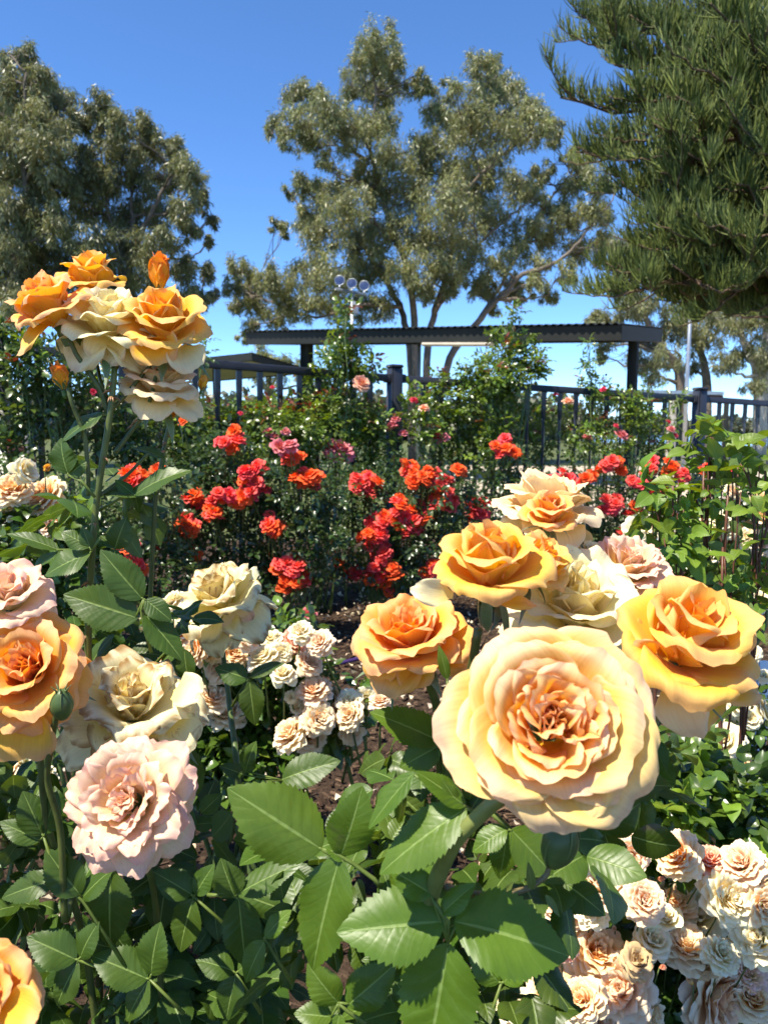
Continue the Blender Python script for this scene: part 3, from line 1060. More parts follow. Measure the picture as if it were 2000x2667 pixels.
# timber bench behind the left end of the fence
bn = thing('park_bench', tuple(Vector((at(40, 1160, 4.6).x, 4.5, 0))), 'red brown slatted timber bench behind the left end of the fence', 'bench')
for py, dy in ((1136, 0.0), (1162, 0.01), (1190, 0.02), (1235, -0.30), (1242, -0.42)):
    a, b = at(-160, py, 4.6 - dy), at(95, py, 4.75 - dy)
    mb = MB()
    slab(mb, a, b, 0.045 if py < 1200 else 0.03, 0.03 if py < 1200 else 0.10, (0, 1, 0))
    mb.build('slat', M['wood'], bn)
for px in (-120, 80):
    p = at(px, 1180, 4.75)
    mb = MB()
    mb.box((p.x, p.y, 0.46), (0.05, 0.05, 0.92), None, (1, 1, 1), 0.004)
    mb.build('leg', M['fence'], bn)

# white numbered marker stake
mk = thing('plant_marker', at(1960, 2012, 2.05), 'white upright plant marker with the black numerals 3 and 4, beside the pale roses', 'marker')
base, topm = at(1961, 2014, 2.05), at(1994, 1722, 2.02)
ax = (topm - base).normalized()
xx = Vector((0.97, 0.12, 0.0))
xx = (xx - ax * xx.dot(ax)).normalized()
yy = ax.cross(xx)
RM = Matrix((xx, yy, ax)).transposed()
mb = MB()
mb.box((base + topm) / 2, (0.046, 0.012, (topm - base).length), RM, (1, 1, 1), 0.002)
mb.build('plate', M['white'], mk)
for ch, f in (('3', 0.765), ('4', 0.585)):
    fc = bpy.data.curves.new('numeral', 'FONT')
    fc.body = ch
    fc.size = 0.040
    fc.extrude = 0.0006
    fc.align_x = 'CENTER'
    fc.align_y = 'CENTER'
    fc.materials.append(M['black'])
    ft = bpy.data.objects.new('numeral', fc)
    fo = bpy.data.objects.new('numeral', bpy.data.meshes.new_from_object(ft))
    bpy.data.objects.remove(ft)
    SC.collection.objects.link(fo)
    fo.parent = mk
    m = Matrix((xx, ax, -yy)).transposed().to_4x4()
    m.translation = base + (topm - base) * f - yy * 0.0078 - world_loc(mk)
    fo.matrix_basis = m


# ================================================================== TREES
def limb(mb, p0, p1, r0, r1, r, sides=7, bow=0.08, col=(0.27, 0.22, 0.17), n=9):
    p0, p1 = np.array(tuple(p0)), np.array(tuple(p1))
    L = np.linalg.norm(p1 - p0)
    pts = curve(p0, p1, r.normal(size=3) * bow * L + np.array([0, 0, -0.03 * L]), n, r, 0.018 * L)
    k = np.linspace(0, 1, n)
    cc = np.array([np.array(col) * r.uniform(0.75, 1.15) for _ in range(n)])
    mb.tube(pts, r0 * (1 - k) + r1 * k, sides, cc)
    return pts


def gum_tree(name, label, d, base_px, trunks, clumps, seed, depth=1.4, dens=1.0, leaf=0.14, base=(0.20, 0.218, 0.09), bark=(0.19, 0.155, 0.12), trunk_r=0.12, group=None):
    """trunks: list of pixel polylines [(px, py), ...]; clumps: [(px, py, r_px)]"""
    r = np.random.default_rng(seed)
    bp = at(base_px[0], base_px[1], d)
    t = thing(name, (bp.x, bp.y, 0), label, 'tree', group)
    mb = MB()
    nodes = []
    for line in trunks:
        off = r.uniform(-0.25, 0.25) * depth
        P = []
        for i, (px, py) in enumerate(line):
            q = at(px, py, d + off * i * 0.8)
            P.append(np.array(tuple(q)))
        if len(P) > 1 and line[0][1] >= 960:
            P[0][2] = -0.05
        P = np.array(P)
        s = np.linspace(0, 1, len(P))
        ss = np.linspace(0, 1, max(10, 5 * len(P)))
        Q = np.stack([np.interp(ss, s, P[:, k]) for k in range(3)], 1)
        for _ in range(2):
            Q[1:-1] = (Q[:-2] + 2 * Q[1:-1] + Q[2:]) / 4
        Q[1:-1] += r.normal(size=(len(Q) - 2, 3)) * 0.018
        tr = trunk_r * (1.0 if line[0][1] >= 960 else 0.5)
        rad = tr * (1 - 0.80 * ss)
        cc = np.array([np.array(bark) * r.uniform(0.7, 1.15) for _ in ss])
        mb.tube(Q, rad, 10, cc)
        nodes += [(q, w) for q, w in zip(Q, rad)]
    NP = np.array([q for q, _ in nodes])
    NR = np.array([w for _, w in nodes])
    lf = MB()
    for (px, py, rp) in clumps:
        dd = d + r.normal() * depth * 0.6
        c = np.array(tuple(at(px, py, dd)))
        rad = rp * 1.08 / FPX * d
        k = np.argsort(np.linalg.norm(NP - c, axis=1) + np.maximum(0, NP[:, 2] - c[2] + 0.3) * 2)[0]
        e = c + r.normal(size=3) * rad * 0.2
        pts = limb(mb, NP[k], e, min(NR[k] * 0.55, 0.08) + 0.012, 0.010, r, 6, 0.10, bark)
        # tufts of hanging leaves
        nt = max(5, int(26 * (rp / 50.0) ** 1.6))
        tc = c + ball(nt, r, 0.5) * rad * np.array([1, 1.2, 1]) * 0.92
        for q in tc[: nt // 2 + 1]:
            a = pts[r.integers(4, len(pts))]
            limb(mb, a, q, 0.012, 0.004, r, 4, 0.12, np.array(bark) * 0.8, 5)
        for q in tc:
            n = int(92 * dens)
            tr_ = rad * r.uniform(0.24, 0.46)
            o = ball(n, r, 0.6) * tr_ * np.array([0.9, 0.9, 1.15])
            dr = unit(np.stack([r.normal(size=n) * 0.55, r.normal(size=n) * 0.55, -1.0 + r.normal(size=n) * 0.55], 1) + o / tr_ * 0.3)
            nr = unit(r.normal(size=(n, 3)) + np.array([-0.3, -0.4, 0.4]))
            tone = r.uniform(0.75, 1.25)
            yel = r.uniform(0, 1) ** 2
            bc = np.array(base) * tone * (1 - yel * 0.45) + np.array([0.27, 0.26, 0.065]) * yel * 0.45
            lf.scatter(GUM_LEAF[0], q + o, leaf_frames(dr, nr, leaf * r.uniform(0.7, 1.3, n)), leafcols(n, r, bc, 0.28, 0.12))
    mb.build('trunk', M['bark'], t)
    lf.build('crown', M['gum_leaf'], t)
    return t


CENTRE = [(985, 110, 52), (960, 165, 58), (1030, 165, 50), (930, 225, 55), (1000, 245, 66), (1085, 205, 40), (1112, 222, 26), (762, 250, 42), (815, 248, 46), (850, 295, 56), (780, 322, 52), (718, 322, 34),
          (742, 352, 30), (900, 330, 62), (960, 322, 56), (812, 362, 44), (1008, 322, 42), (845, 420, 26), (793, 478, 36), (752, 500, 22), (1258, 168, 46), (1292, 188, 42), (1268, 240, 52), (1338, 228, 46),
          (1388, 278, 42), (1180, 228, 30), (1140, 285, 46), (1218, 292, 56), (1330, 300, 52), (1190, 335, 62), (1288, 358, 64), (1380, 330, 50), (1432, 320, 34), (1440, 368, 28), (1112, 370, 46), (1020, 420, 62),
          (1100, 432, 62), (1180, 430, 66), (1268, 440, 62), (950, 432, 34), (900, 482, 46), (835, 505, 50), (900, 542, 62), (978, 505, 66), (1070, 520, 70), (1160, 520, 70), (1250, 520, 66), (1338, 480, 54),
          (1388, 505, 42), (1408, 455, 36), (738, 600, 22), (722, 585, 20), (790, 562, 44), (830, 602, 54), (920, 622, 62), (1010, 612, 70), (1110, 622, 70), (1200, 612, 66), (1290, 585, 58), (1488, 400, 28),
          (1520, 432, 40), (1560, 470, 40), (1500, 482, 44), (1442, 545, 44), (1480, 562, 48), (1540, 545, 36), (1585, 488, 24), (1568, 572, 44), (1380, 585, 44), (1430, 622, 44), (1510, 642, 44), (1350, 642, 44),
          (1560, 652, 36), (1400, 690, 38), (1425, 768, 30), (1300, 690, 40), (622, 700, 40), (605, 745, 26), (650, 735, 44), (700, 722, 40), (622, 795, 30), (668, 792, 44), (740, 762, 54), (800, 702, 54),
          (860, 722, 58), (920, 702, 54), (980, 702, 54), (720, 822, 42), (650, 848, 30), (632, 880, 18), (790, 802, 44), (860, 792, 44), (930, 802, 52), (1000, 785, 46), (1060, 702, 54), (1130, 702, 50), (1210, 690, 52), (1270, 740, 36), (1340, 730, 30), (1400, 735, 30), (1345, 775, 28), (1470, 705, 32), (1285, 800, 22), (1240, 745, 34), (1175, 745, 34), (1100, 760, 34)]
gum_tree('gum_tree', 'tall open gum tree with pale forked limbs behind the long shelter', 22, (1095, 980),
         [[(1075, 990), (1068, 900), (1045, 800), (1010, 740), (960, 660), (900, 560), (880, 480)],
          [(1100, 1000), (1110, 900), (1130, 820), (1155, 740), (1175, 660), (1185, 520), (1240, 380), (1265, 230)],
          [(1125, 1000), (1165, 930), (1235, 850), (1290, 780), (1360, 715), (1440, 690), (1500, 640), (1560, 560)],
          [(1090, 990), (1085, 870), (1060, 700), (1010, 560), (975, 440), (960, 380), (980, 260), (970, 130)],
          [(1045, 800), (950, 790), (820, 830), (740, 800), (660, 770)], [(950, 420), (900, 370), (830, 320), (740, 330)],
          [(1235, 850), (1330, 700), (1400, 560), (1480, 460), (1540, 440)], [(1185, 520), (1290, 420), (1390, 340), (1430, 320)], [(1130, 820), (1240, 640), (1330, 560), (1400, 510)],
          [(1290, 780), (1370, 780), (1430, 770)]],
         CENTRE, 31, depth=1.8, dens=1.0)

LEFT_A = [(60, 158, 48), (20, 200, 46), (112, 208, 50), (60, 262, 64), (150, 262, 46), (20, 312, 56), (110, 322, 64), (178, 330, 36), (50, 385, 64), (130, 402, 64), (20, 455, 56), (92, 472, 64), (165, 475, 46), (30, 545, 64),
          (102, 562, 64), (20, 632, 64), (92, 652, 64), (150, 582, 46), (30, 722, 64), (102, 742, 64), (160, 682, 54), (50, 802, 60), (160, 782, 54), (-60, 300, 70), (-60, 450, 70), (-50, 600, 70), (-60, 740, 70)]
gum_tree('gum_tree', 'tall narrow gum tree cut off by the left edge, higher than its neighbour', 18.5, (20, 1000),
         [[(10, 1000), (5, 860), (40, 700), (70, 540), (60, 380), (70, 190)], [(60, 870), (20, 820), (-30, 780)], [(40, 700), (110, 600), (150, 450), (170, 330)], [(5, 860), (100, 760), (150, 700)]],
         LEFT_A, 32, depth=1.4, dens=1.05, leaf=0.14, bark=(0.14, 0.115, 0.09), base=(0.155, 0.17, 0.075), trunk_r=0.13)
LEFT_B = [(255, 275, 36), (218, 322, 40), (280, 330, 46), (322, 318, 34), (370, 335, 40), (232, 402, 54), (312, 402, 54), (388, 385, 50), (438, 372, 38), (478, 425, 36), (270, 482, 62), (360, 472, 62), (440, 472, 54), (498, 462, 36),
          (222, 552, 54), (310, 562, 62), (400, 552, 58), (478, 545, 44), (528, 515, 28), (545, 570, 24), (250, 642, 54), (340, 642, 62), (428, 622, 44), (500, 600, 30), (542, 620, 18), (300, 722, 54), (380, 702, 54), (230, 722, 44),
          (478, 690, 44), (535, 705, 30), (520, 772, 40), (556, 765, 18), (468, 775, 34), (340, 785, 44), (420, 790, 40), (250, 800, 46), (200, 640, 46), (190, 470, 44)]
gum_tree('gum_tree', 'rounded dark gum tree with thin forking limbs behind the tall yellow roses', 19.5, (330, 1000),
         [[(325, 1000), (325, 850), (330, 740), (350, 640), (390, 560), (440, 470), (470, 420)], [(330, 740), (300, 640), (280, 520), (260, 380), (258, 290)], [(325, 850), (400, 720), (470, 640), (540, 580)],
          [(350, 640), (340, 520), (360, 400), (370, 345)], [(325, 850), (440, 790), (530, 770)]],
         LEFT_B, 33, depth=1.4, dens=1.05, leaf=0.14, bark=(0.16, 0.13, 0.10), base=(0.145, 0.16, 0.07), trunk_r=0.12)
FAR_A = [(1562, 835, 36), (1602, 852, 40), (1645, 800, 42), (1640, 758, 40), (1685, 802, 46), (1700, 872, 46), (1662, 932, 40), (1702, 965, 36), (1582, 902, 30), (1560, 932, 20), (1742, 832, 46), (1782, 852, 50), (1742, 922, 36),
         (1832, 882, 50), (1800, 805, 40), (1600, 640, 46), (1640, 700, 46), (1600, 740, 36), (1660, 620, 46), (1545, 822, 24), (1800, 950, 30), (1840, 810, 40)]
gum_tree('gum_tree', 'distant gum tree behind the thin grey pole and the right end of the shelter', 30, (1735, 1010),
         [[(1790, 1020), (1770, 960), (1735, 920), (1700, 870), (1660, 780), (1640, 660)], [(1850, 1020), (1838, 960), (1815, 900), (1800, 820)], [(1735, 920), (1640, 880), (1570, 850)]],
         FAR_A, 34, depth=1.6, dens=0.8, leaf=0.19, base=(0.16, 0.175, 0.085), trunk_r=0.22)
FAR_B = [(1885, 835, 50), (1945, 852, 50), (1990, 805, 50), (1922, 922, 40), (1985, 935, 44), (1882, 942, 34), (1960, 1002, 30), (2040, 860, 60), (1900, 770, 50), (1960, 750, 50), (2030, 960, 50)]
gum_tree('gum_tree', 'distant gum tree with a white trunk under the pine at the right edge', 29, (2000, 1010),
         [[(1985, 1020), (1975, 960), (1930, 880), (1900, 800)], [(1985, 1020), (2000, 900), (1992, 800), (1985, 720)]],
         FAR_B, 35, depth=1.6, dens=0.8, leaf=0.19, base=(0.16, 0.175, 0.085), bark=(0.55, 0.50, 0.44), trunk_r=0.24)
gum_tree('gum_tree', 'small far gum tree seen under the left end of the long shelter roof', 38, (700, 1010), [[(705, 1030), (700, 960), (695, 930)]],
         [(690, 925, 32), (720, 940, 32), (670, 950, 30), (760, 960, 34), (800, 985, 30), (700, 980, 36), (840, 1000, 26)], 36, depth=1.5, dens=0.6, leaf=0.26, trunk_r=0.22)

# far wooded shore and scrub: one mass
r = np.random.default_rng(44)
mb = MB()
for i in range(230):
    px = r.uniform(-400, 2500)
    d = r.uniform(70, 110)
    if 1520 < px < 2500:
        d = r.uniform(330, 420)
    hgt = (r.uniform(2.2, 5.6) if px < 1520 else r.uniform(5, 12))
    c = at(px, 1120, d)
    n = 420
    o = ball(n, r, 0.5) * np.array([hgt * 0.9, hgt * 0.6, hgt * 0.55]) + np.array([c.x, c.y, hgt * 0.5])
    dr = unit(r.normal(size=(n, 3)) + np.array([0, 0, -0.6]))
    mb.scatter(GUM_LEAF[0], o, leaf_frames(dr, unit(r.normal(size=(n, 3)) + np.array([-.4, -.3, .6])), (0.9 if d < 200 else 2.2) * r.uniform(0.7, 1.3, n)) * np.array([3.5, 1, 1])[None, :, None], leafcols(n, r, (0.075, 0.085, 0.045), 0.35, 0.12))
tag(mb.build('far_wood', M['gum_leaf']), 'dark wooded shore far beyond the fence', 'woodland', None, 'stuff')

# ------------------------------------------------------------------ araucaria-like pine on the right
r = np.random.default_rng(51)
TX, TY = 4.75, 8.4
pine = thing('pine_tree', (TX, TY, 0), 'dark green pine with upturned finger like branchlets filling the upper right', 'tree')
tb = MB()
tb.tube([(TX, TY, -0.05), (TX + 0.02, TY, 3), (TX, TY - 0.02, 6), (TX, TY, 10.5)], [0.30, 0.26, 0.2, 0.06], 12, (0.11, 0.07, 0.05))
fg = MB()
tt = np.linspace(0, 1, 4)


def finger_template(bend):
    y = tt
    z = bend * tt ** 1.6
    rad = np.array([0.024, 0.029, 0.027, 0.008])
    th = np.linspace(0, 2 * math.pi, 3, endpoint=False)
    P = np.stack([np.stack([rad * math.cos(a), y - 0 * y, z + rad * math.sin(a)], -1) for a in th], 1)
    k, c = P.shape[:2]
    i = (np.arange(k - 1)[:, None] * c + np.arange(c)[None]).reshape(-1)
    j = (np.arange(k - 1)[:, None] * c + (np.arange(c)[None] + 1) % c).reshape(-1)
    return (P.reshape(-1, 3), np.stack([i, j, j + c, i + c], -1), np.zeros((0, 3), int))


FT = [finger_template(b) for b in (0.25, 0.5, 0.8)]


def pine_branch(p0, p1, nf, flen, sub=5):
    p0, p1 = np.array(tuple(p0)), np.array(tuple(p1))
    L = np.linalg.norm(p1 - p0)
    P = curve(p0, p1, np.array([0, 0, -0.10 * L]), 12, r, 0.015 * L)
    tb.tube(P, np.linspace(0.035, 0.009, 12) * (1 if sub else 0.4), 6 if sub else 4, (0.13, 0.085, 0.055))
    for _ in range(sub):
        i = int(r.integers(5, 11))
        dv = unit((P[i] - P[i - 1]) * 8 + np.cross(P[i] - P[i - 1], [0, 0, 1]) * 8 * r.choice([-1, 1]) * r.uniform(0.4, 1.0) + np.array([0, 0, r.uniform(-0.5, 0.35)]) * 0.4)
        pine_branch(P[i], P[i] + dv * L * r.uniform(0.16, 0.32), nf // 5, flen * 0.72, 0)
    t = r.uniform(0.18, 1.0, nf) ** 0.8
    idx = t * 11
    i0 = np.clip(idx.astype(int), 0, 10)
    O = P[i0] * (1 - (idx - i0))[:, None] + P[i0 + 1] * (idx - i0)[:, None]
    ax = unit(P[i0 + 1] - P[i0])
    sd = unit(np.cross(ax, np.array([0, 0, 1.0])))
    s = r.choice([-1, 1], nf)[:, None]
    dr = unit(ax * r.uniform(0.35, 0.8, (nf, 1)) + sd * s * r.uniform(0.05, 0.8, (nf, 1)) + np.array([0, 0, 1]) * r.uniform(0.25, 1.5, (nf, 1)))
    dr = unit(dr + r.normal(size=(nf, 3)) * 0.22)
    up = unit(np.array([0, 0, 1.0]) + ax * 0.2 + r.normal(size=(nf, 3)) * 0.25)
    ln = flen * r.uniform(0.65, 1.25, nf) * (1.05 - 0.35 * t)
    g = r.uniform(0, 1, (nf, 1))
    col = np.array([[0.05, 0.08, 0.020]]) * (1 - g) + np.array([[0.19, 0.225, 0.045]]) * g
    k = r.integers(0, 3, nf)
    for q in range(3):
        m = k == q
        fg.scatter(FT[q], O[m], leaf_frames(dr[m], up[m], ln[m]), col[m])


for (px, py, d) in ((1458, 254, 7.9), (1500, 382, 8.0), (1500, 395, 8.3), (1555, 70, 8.2), (1570, 120, 7.6), (1600, 170, 7.4), (1575, 700, 8.1), (1610, 690, 7.7), (1700, 560, 7.8), (1700, 470, 8.0), (1650, 650, 8.4), (1720, 765, 7.8),
                    (1780, 760, 7.4), (1850, 770, 7.6), (1700, 330, 7.2), (1640, 230, 7.2), (1560, 40, 8.6), (1580, -40, 8), (1640, 40, 7.3), (1690, 610, 7.0), (1660, 700, 7.1), (1750, 690, 6.8), (1800, 520, 6.6), (1790, 400, 6.6), (1760, 250, 6.6),
                    (1780, 120, 6.6), (1900, 330, 6.3), (1900, 200, 6.3), (1920, 480, 6.2), (1930, 640, 6.3), (1950, 90, 6.3), (1850, 10, 6.5), (1990, 560, 6.1), (1990, 400, 6.1), (1720, 450, 6.9), (1700, 540, 7.0), (1850, 640, 6.5), (1880, 720, 6.6),
                    (1990, 700, 6.3), (1850, 590, 6.4), (1740, 340, 6.7)):
    e = at(px, py, d)
    st = Vector((TX, TY, e.z + 0.35 + r.uniform(-0.2, 0.3)))
    pine_branch(st, e, 300, 0.33, 7)
for zc in np.arange(2.85, 9.5, 0.26):
    nb = 8
    for k in range(nb):
        a = k * 2 * math.pi / nb + r.uniform(0, 0.8)
        Lb = r.uniform(1.7, 2.35) * (1 - max(0, zc - 5) * 0.06)
        if (math.sin(a) > 0.3 or math.cos(a) > 0.75) and r.random() < 0.6:
            continue
        if math.cos(a) < -0.2:
            Lb *= 0.70
        pine_branch((TX, TY, zc), (TX + math.cos(a) * Lb, TY + math.sin(a) * Lb, zc - 0.25 + r.uniform(-0.2, 0.25)), 240, 0.32)
tb.build('trunk', M['bark'], pine)
fg.build('crown', M['pine_leaf'], pine)


# ================================================================== ROSE SHRUBS
_cache = {}


def variants(form, pal, res, mat, n=3, brown=0.0):
    key = (form, pal, res, mat)
    if key not in _cache:
        _cache[key] = [make_bloom_mesh('rose_bloom', form, pal, 100 + 17 * i + len(_cache) * 7, M[mat], res, brown) for i in range(n)]
    return _cache[key]


def shrub(name, label, base_px, d, blobs, seed, size, col, dens, blooms=(), group=None, tmpls=FAR_LEAF, young=0.0, red=0.0, ycol=(0.17, 0.27, 0.03), leafmat='leaf_far', cane=0.006, canecol=(0.10, 0.15, 0.04),
          form='nod', res=(6, 6), dfun=None, thick=1.0, cat='rose bush', bloom_r=0.035, brad=None, face=(0, -0.45, 0.75)):
    r = np.random.default_rng(seed)
    bp = at(base_px, 1500, d)
    t = thing(name, (bp.x, bp.y, 0.0), label, cat, group)
    cm = MB()
    B = []
    for bl in blobs:
        px, py, rp = bl[:3]
        dd = (dfun(px) if dfun else d) + (bl[3] if len(bl) > 3 else r.uniform(-0.03, 0.03) * thick * d)
        c = at(px, py, dd)
        rad = rp / FPX * dd
        B.append((c, rad, (rp / 70.0) ** 2 * (1.5 if rp < 37 and cat == 'climbing rose' else 1.0)))
        st = Vector((bp.x + r.normal() * 0.05, bp.y + r.normal() * 0.05, 0.0))
        if abs(px - base_px) > 260:
            st = Vector((c.x * 0.75 + bp.x * 0.25, c.y * 0.8 + bp.y * 0.2, 0.0))
        pts = curve(st, Vector(c) + Vector((0, 0, rad * 0.6)), ((c.x - st.x) * 0.15, 0, 0.05), 9, r, 0.012 if leafmat == 'leaf_far' else 0.005)
        if cat == 'climbing rose' and rp > 36 and r.random() < 0.6:
            pts = curve(c + Vector((0, 0.03, -rad * 1.2)), Vector(c) + Vector((0, 0, rad * 0.6)), (0.02, 0, 0), 9, r, 0.012)
        if leafmat == 'leaf_far' or r.random() < 0.22:
            cm.tube(pts, np.linspace(cane, cane * 0.4, 9), 5, canecol)
        for _ in range(1 if rp < 37 else 3):
            e = np.array(tuple(c)) + ball(1, r)[0] * rad
            cm.tube(curve(pts[r.integers(4, 8)], e, (0, 0, 0.01), 5), np.linspace(cane * 0.45, cane * 0.2, 5), 4, canecol)
    fm_ = MB()
    bush_leaves(fm_, B, r, size, col, tmpls, dens, True, (1, thick, 0.9), young, ycol, red)
    o = fm_.build('foliage', M[leafmat], t)
    cnt = 0
    for bl in blooms:
        px, py, br, pal = bl[:4]
        fo = bl[4] if len(bl) > 4 else form
        dd = (dfun(px) if dfun else d) - (brad if brad is not None else 0.17) + r.uniform(-0.05, 0.05)
        if len(bl) > 5:
            dd = bl[5]
        if br > 0:
            spots = [(px, py, br * (1.14 if br > 25 else 1) / FPX * dd)]
        else:                                         # a truss of several small blooms
            n = max(1, int(round((abs(br) / 16.0) ** 2 * 1.8)))
            spots = []
            for _ in range(n):
                q = ball(1, r, 0.5)[0] * abs(br) * 0.92
                spots.append((px + q[0], py + q[1] * 0.85, bloom_r * r.uniform(0.75, 1.15)))
        for (qx, qy, rad) in spots:
            p2 = pal
            if pal == 'mixcoral':
                p2 = r.choice(['coral', 'coral', 'tanger', 'coral', 'hotcoral'])
            if pal == 'coral':
                p2 = r.choice(['coral', 'hotcoral', 'coral', 'tanger'])
            if pal == 'mixorange':
                p2 = r.choice(['tanger', 'tanger', 'coral'])
            if pal == 'mixpeach':
                p2 = r.choice(['peach', 'blush', 'white', 'peach'])
            me = variants(fo, str(p2), res, 'petal_small')[r.integers(0, 3)]
            ax = Vector((face[0] + r.normal() * 0.35, face[1] + r.normal() * 0.28, face[2] + r.normal() * 0.25)).normalized()
            p = at(qx, qy, dd + r.uniform(-0.03, 0.05) * (1 if br < 0 else 0.3))
            c = p - ax * rad * 0.35
            put('rose_bloom', me, t, c, ax, r.uniform(0, 6.28), rad)
            cnt += 1
            e = Vector(c) - ax * 0.02 + Vector((r.normal() * 0.02, 0.05, -0.13))
            cm.tube(curve(e, c, (0, 0, -0.01), 5), np.linspace(cane * 0.5, cane * 0.3, 5), 4, canecol)
    cm.build('canes', M['stem'], t)
    if cnt > 98:
        print('too many blooms', label, cnt)
    return t


DK = (0.040, 0.078, 0.020)
GC = 'coral rose bushes in the bed before the fence'
shrub('coral_rose_bush', 'dark leaved rose bush with coral orange trusses, directly left of the bare mulch gap', 560, 3.35,
      [(600, 1200, 85), (680, 1270, 95), (560, 1310, 95), (700, 1400, 95), (600, 1440, 90), (780, 1300, 85), (480, 1400, 80), (720, 1500, 70), (820, 1400, 80), (800, 1500, 60), (530, 1200, 60), (640, 1540, 60), (860, 1300, 60)], 1, 0.030, DK, 95,
      [(600, 1140, -34, 'mixcoral'), (578, 1148, -18, 'mixcoral'), (740, 1163, -26, 'rosep'), (765, 1202, -30, 'mixorange'), (800, 1245, -40, 'mixorange'), (655, 1250, -54, 'mixcoral'), (575, 1290, -32, 'coral'), (515, 1295, -34, 'coral'), (555, 1330, -28, 'coral'),
       (480, 1370, -42, 'mixorange'), (420, 1402, -24, 'mixcoral'), (710, 1365, -36, 'coral'), (760, 1490, -54, 'mixorange'), (800, 1592, 24, 'rosep'), (505, 1440, -18, 'tanger'), (630, 1300, -16, 'tanger')], GC)
shrub('coral_rose_bush', 'dark leaved rose bush with the densest red coral trusses, below the middle fence post', 990, 3.7,
      [(960, 1280, 80), (1050, 1250, 80), (1140, 1280, 85), (1000, 1400, 90), (1100, 1400, 85), (960, 1480, 70), (1060, 1490, 70), (1190, 1380, 75), (900, 1450, 60), (900, 1240, 60), (1200, 1280, 60), (890, 1370, 60)], 2, 0.030, DK, 95,
      [(960, 1255, -44, 'mixcoral'), (1070, 1215, -28, 'mixorange'), (1100, 1240, -34, 'mixorange'), (1140, 1262, -46, 'mixcoral'), (1165, 1305, -40, 'coral'), (1200, 1222, -22, 'tanger'), (1048, 1302, -24, 'mixorange'), (1005, 1358, -52, 'coral'), (1075, 1355, -58, 'coral'),
       (970, 1402, -38, 'coral'), (1000, 1432, -34, 'coral'), (885, 1465, -16, 'tanger'), (925, 1492, -24, 'coral'), (995, 1492, -44, 'coral'), (1012, 1530, -20, 'coral'), (1120, 1482, -28, 'coral')], GC)
shrub('coral_rose_bush', 'coral rose bush rising above and behind the pale pink and orange blooms', 1330, 4.0,
      [(1320, 1230, 75), (1400, 1300, 85), (1250, 1350, 75), (1480, 1280, 75), (1380, 1400, 65), (1490, 1370, 65), (1300, 1300, 60)], 3, 0.030, DK, 90,
      [(1322, 1165, -40, 'mixcoral'), (1240, 1322, -42, 'coral'), (1215, 1330, -22, 'rosep'), (1440, 1252, -32, 'mixcoral'), (1398, 1252, -28, 'mixcoral'), (1530, 1245, -28, 'mixorange')], GC)
shrub('coral_rose_bush', 'coral rose bush at the foot of the right hand fence post', 1640, 4.1,
      [(1580, 1260, 70), (1680, 1270, 75), (1620, 1350, 80), (1740, 1330, 65), (1560, 1400, 55), (1840, 1280, 60), (1910, 1260, 50), (1700, 1400, 60)], 4, 0.030, DK, 85,
      [(1575, 1207, -28, 'mixorange'), (1612, 1212, -22, 'mixorange'), (1690, 1212, -28, 'mixcoral'), (1738, 1208, -30, 'mixorange'), (1588, 1320, -40, 'coral'), (1550, 1335, -24, 'mixcoral'), (1715, 1275, -34, 'mixorange'), (1622, 1390, -22, 'coral'), (1895, 1225, -26, 'coral'), (1470, 1235, -20, 'coral'), (1655, 1330, -30, 'mixcoral'), (1780, 1235, -26, 'mixcoral'), (1660, 1260, -24, 'coral'), (1840, 1215, -22, 'coral')], GC)
shrub('coral_rose_bush', 'coral rose bush half hidden behind the tall stem of yellow roses', 330, 3.0,
      [(330, 1310, 80), (400, 1400, 85), (300, 1450, 85), (430, 1260, 65), (250, 1400, 75), (350, 1520, 65), (460, 1480, 60), (400, 1560, 60), (200, 1310, 60)], 5, 0.030, DK, 85,
      [(340, 1245, -38, 'mixorange'), (420, 1225, -14, 'tanger'), (340, 1480, -34, 'coral'), (330, 1420, -20, 'coral'), (235, 1395, -14, 'hot'), (475, 1095, 14, 'tanger')], GC)

CL = (0.105, 0.165, 0.024)
GK = 'climbing roses on the fence'
fd = lambda px: fence_d(px) - 0.12
shrub('climbing_rose', 'climbing rose with one tall spray of reddish tips in front of the floodlight pole', 840, 4.0,
      [(640, 1085, 50, 0.22), (700, 1075, 58, 0.24), (780, 1080, 60, 0.1), (860, 1060, 60), (930, 1075, 52), (980, 1110, 58), (700, 1120, 75), (800, 1120, 75), (880, 1130, 65), (900, 950, 36), (880, 900, 32), (895, 850, 24), (905, 805, 16), (600, 1110, 55, 0.22), (960, 1180, 60), (930, 905, 22), (860, 930, 26), (820, 985, 30), (950, 960, 30), (880, 1000, 36), (560, 1090, 40, 0.22), (640, 1190, 60), (760, 1190, 60)], 11, 0.033, CL, 185,
      [(945, 995, 24, 'salmon', 'full'), (885, 1165, 38, 'rosep', 'full'), (860, 1180, 16, 'rosep'), (1015, 1110, 20, 'rosep'), (1030, 1090, 15, 'rosep'), (1050, 1125, 14, 'rosep'), (700, 1122, 15, 'rosep'), (745, 1122, 14, 'rosep'), (715, 1135, 14, 'rosep'), (628, 1075, 8, 'hot'), (710, 1007, 7, 'hot')],
      GK, young=0.45, red=0.25, dfun=fd, thick=1.0, cat='climbing rose')
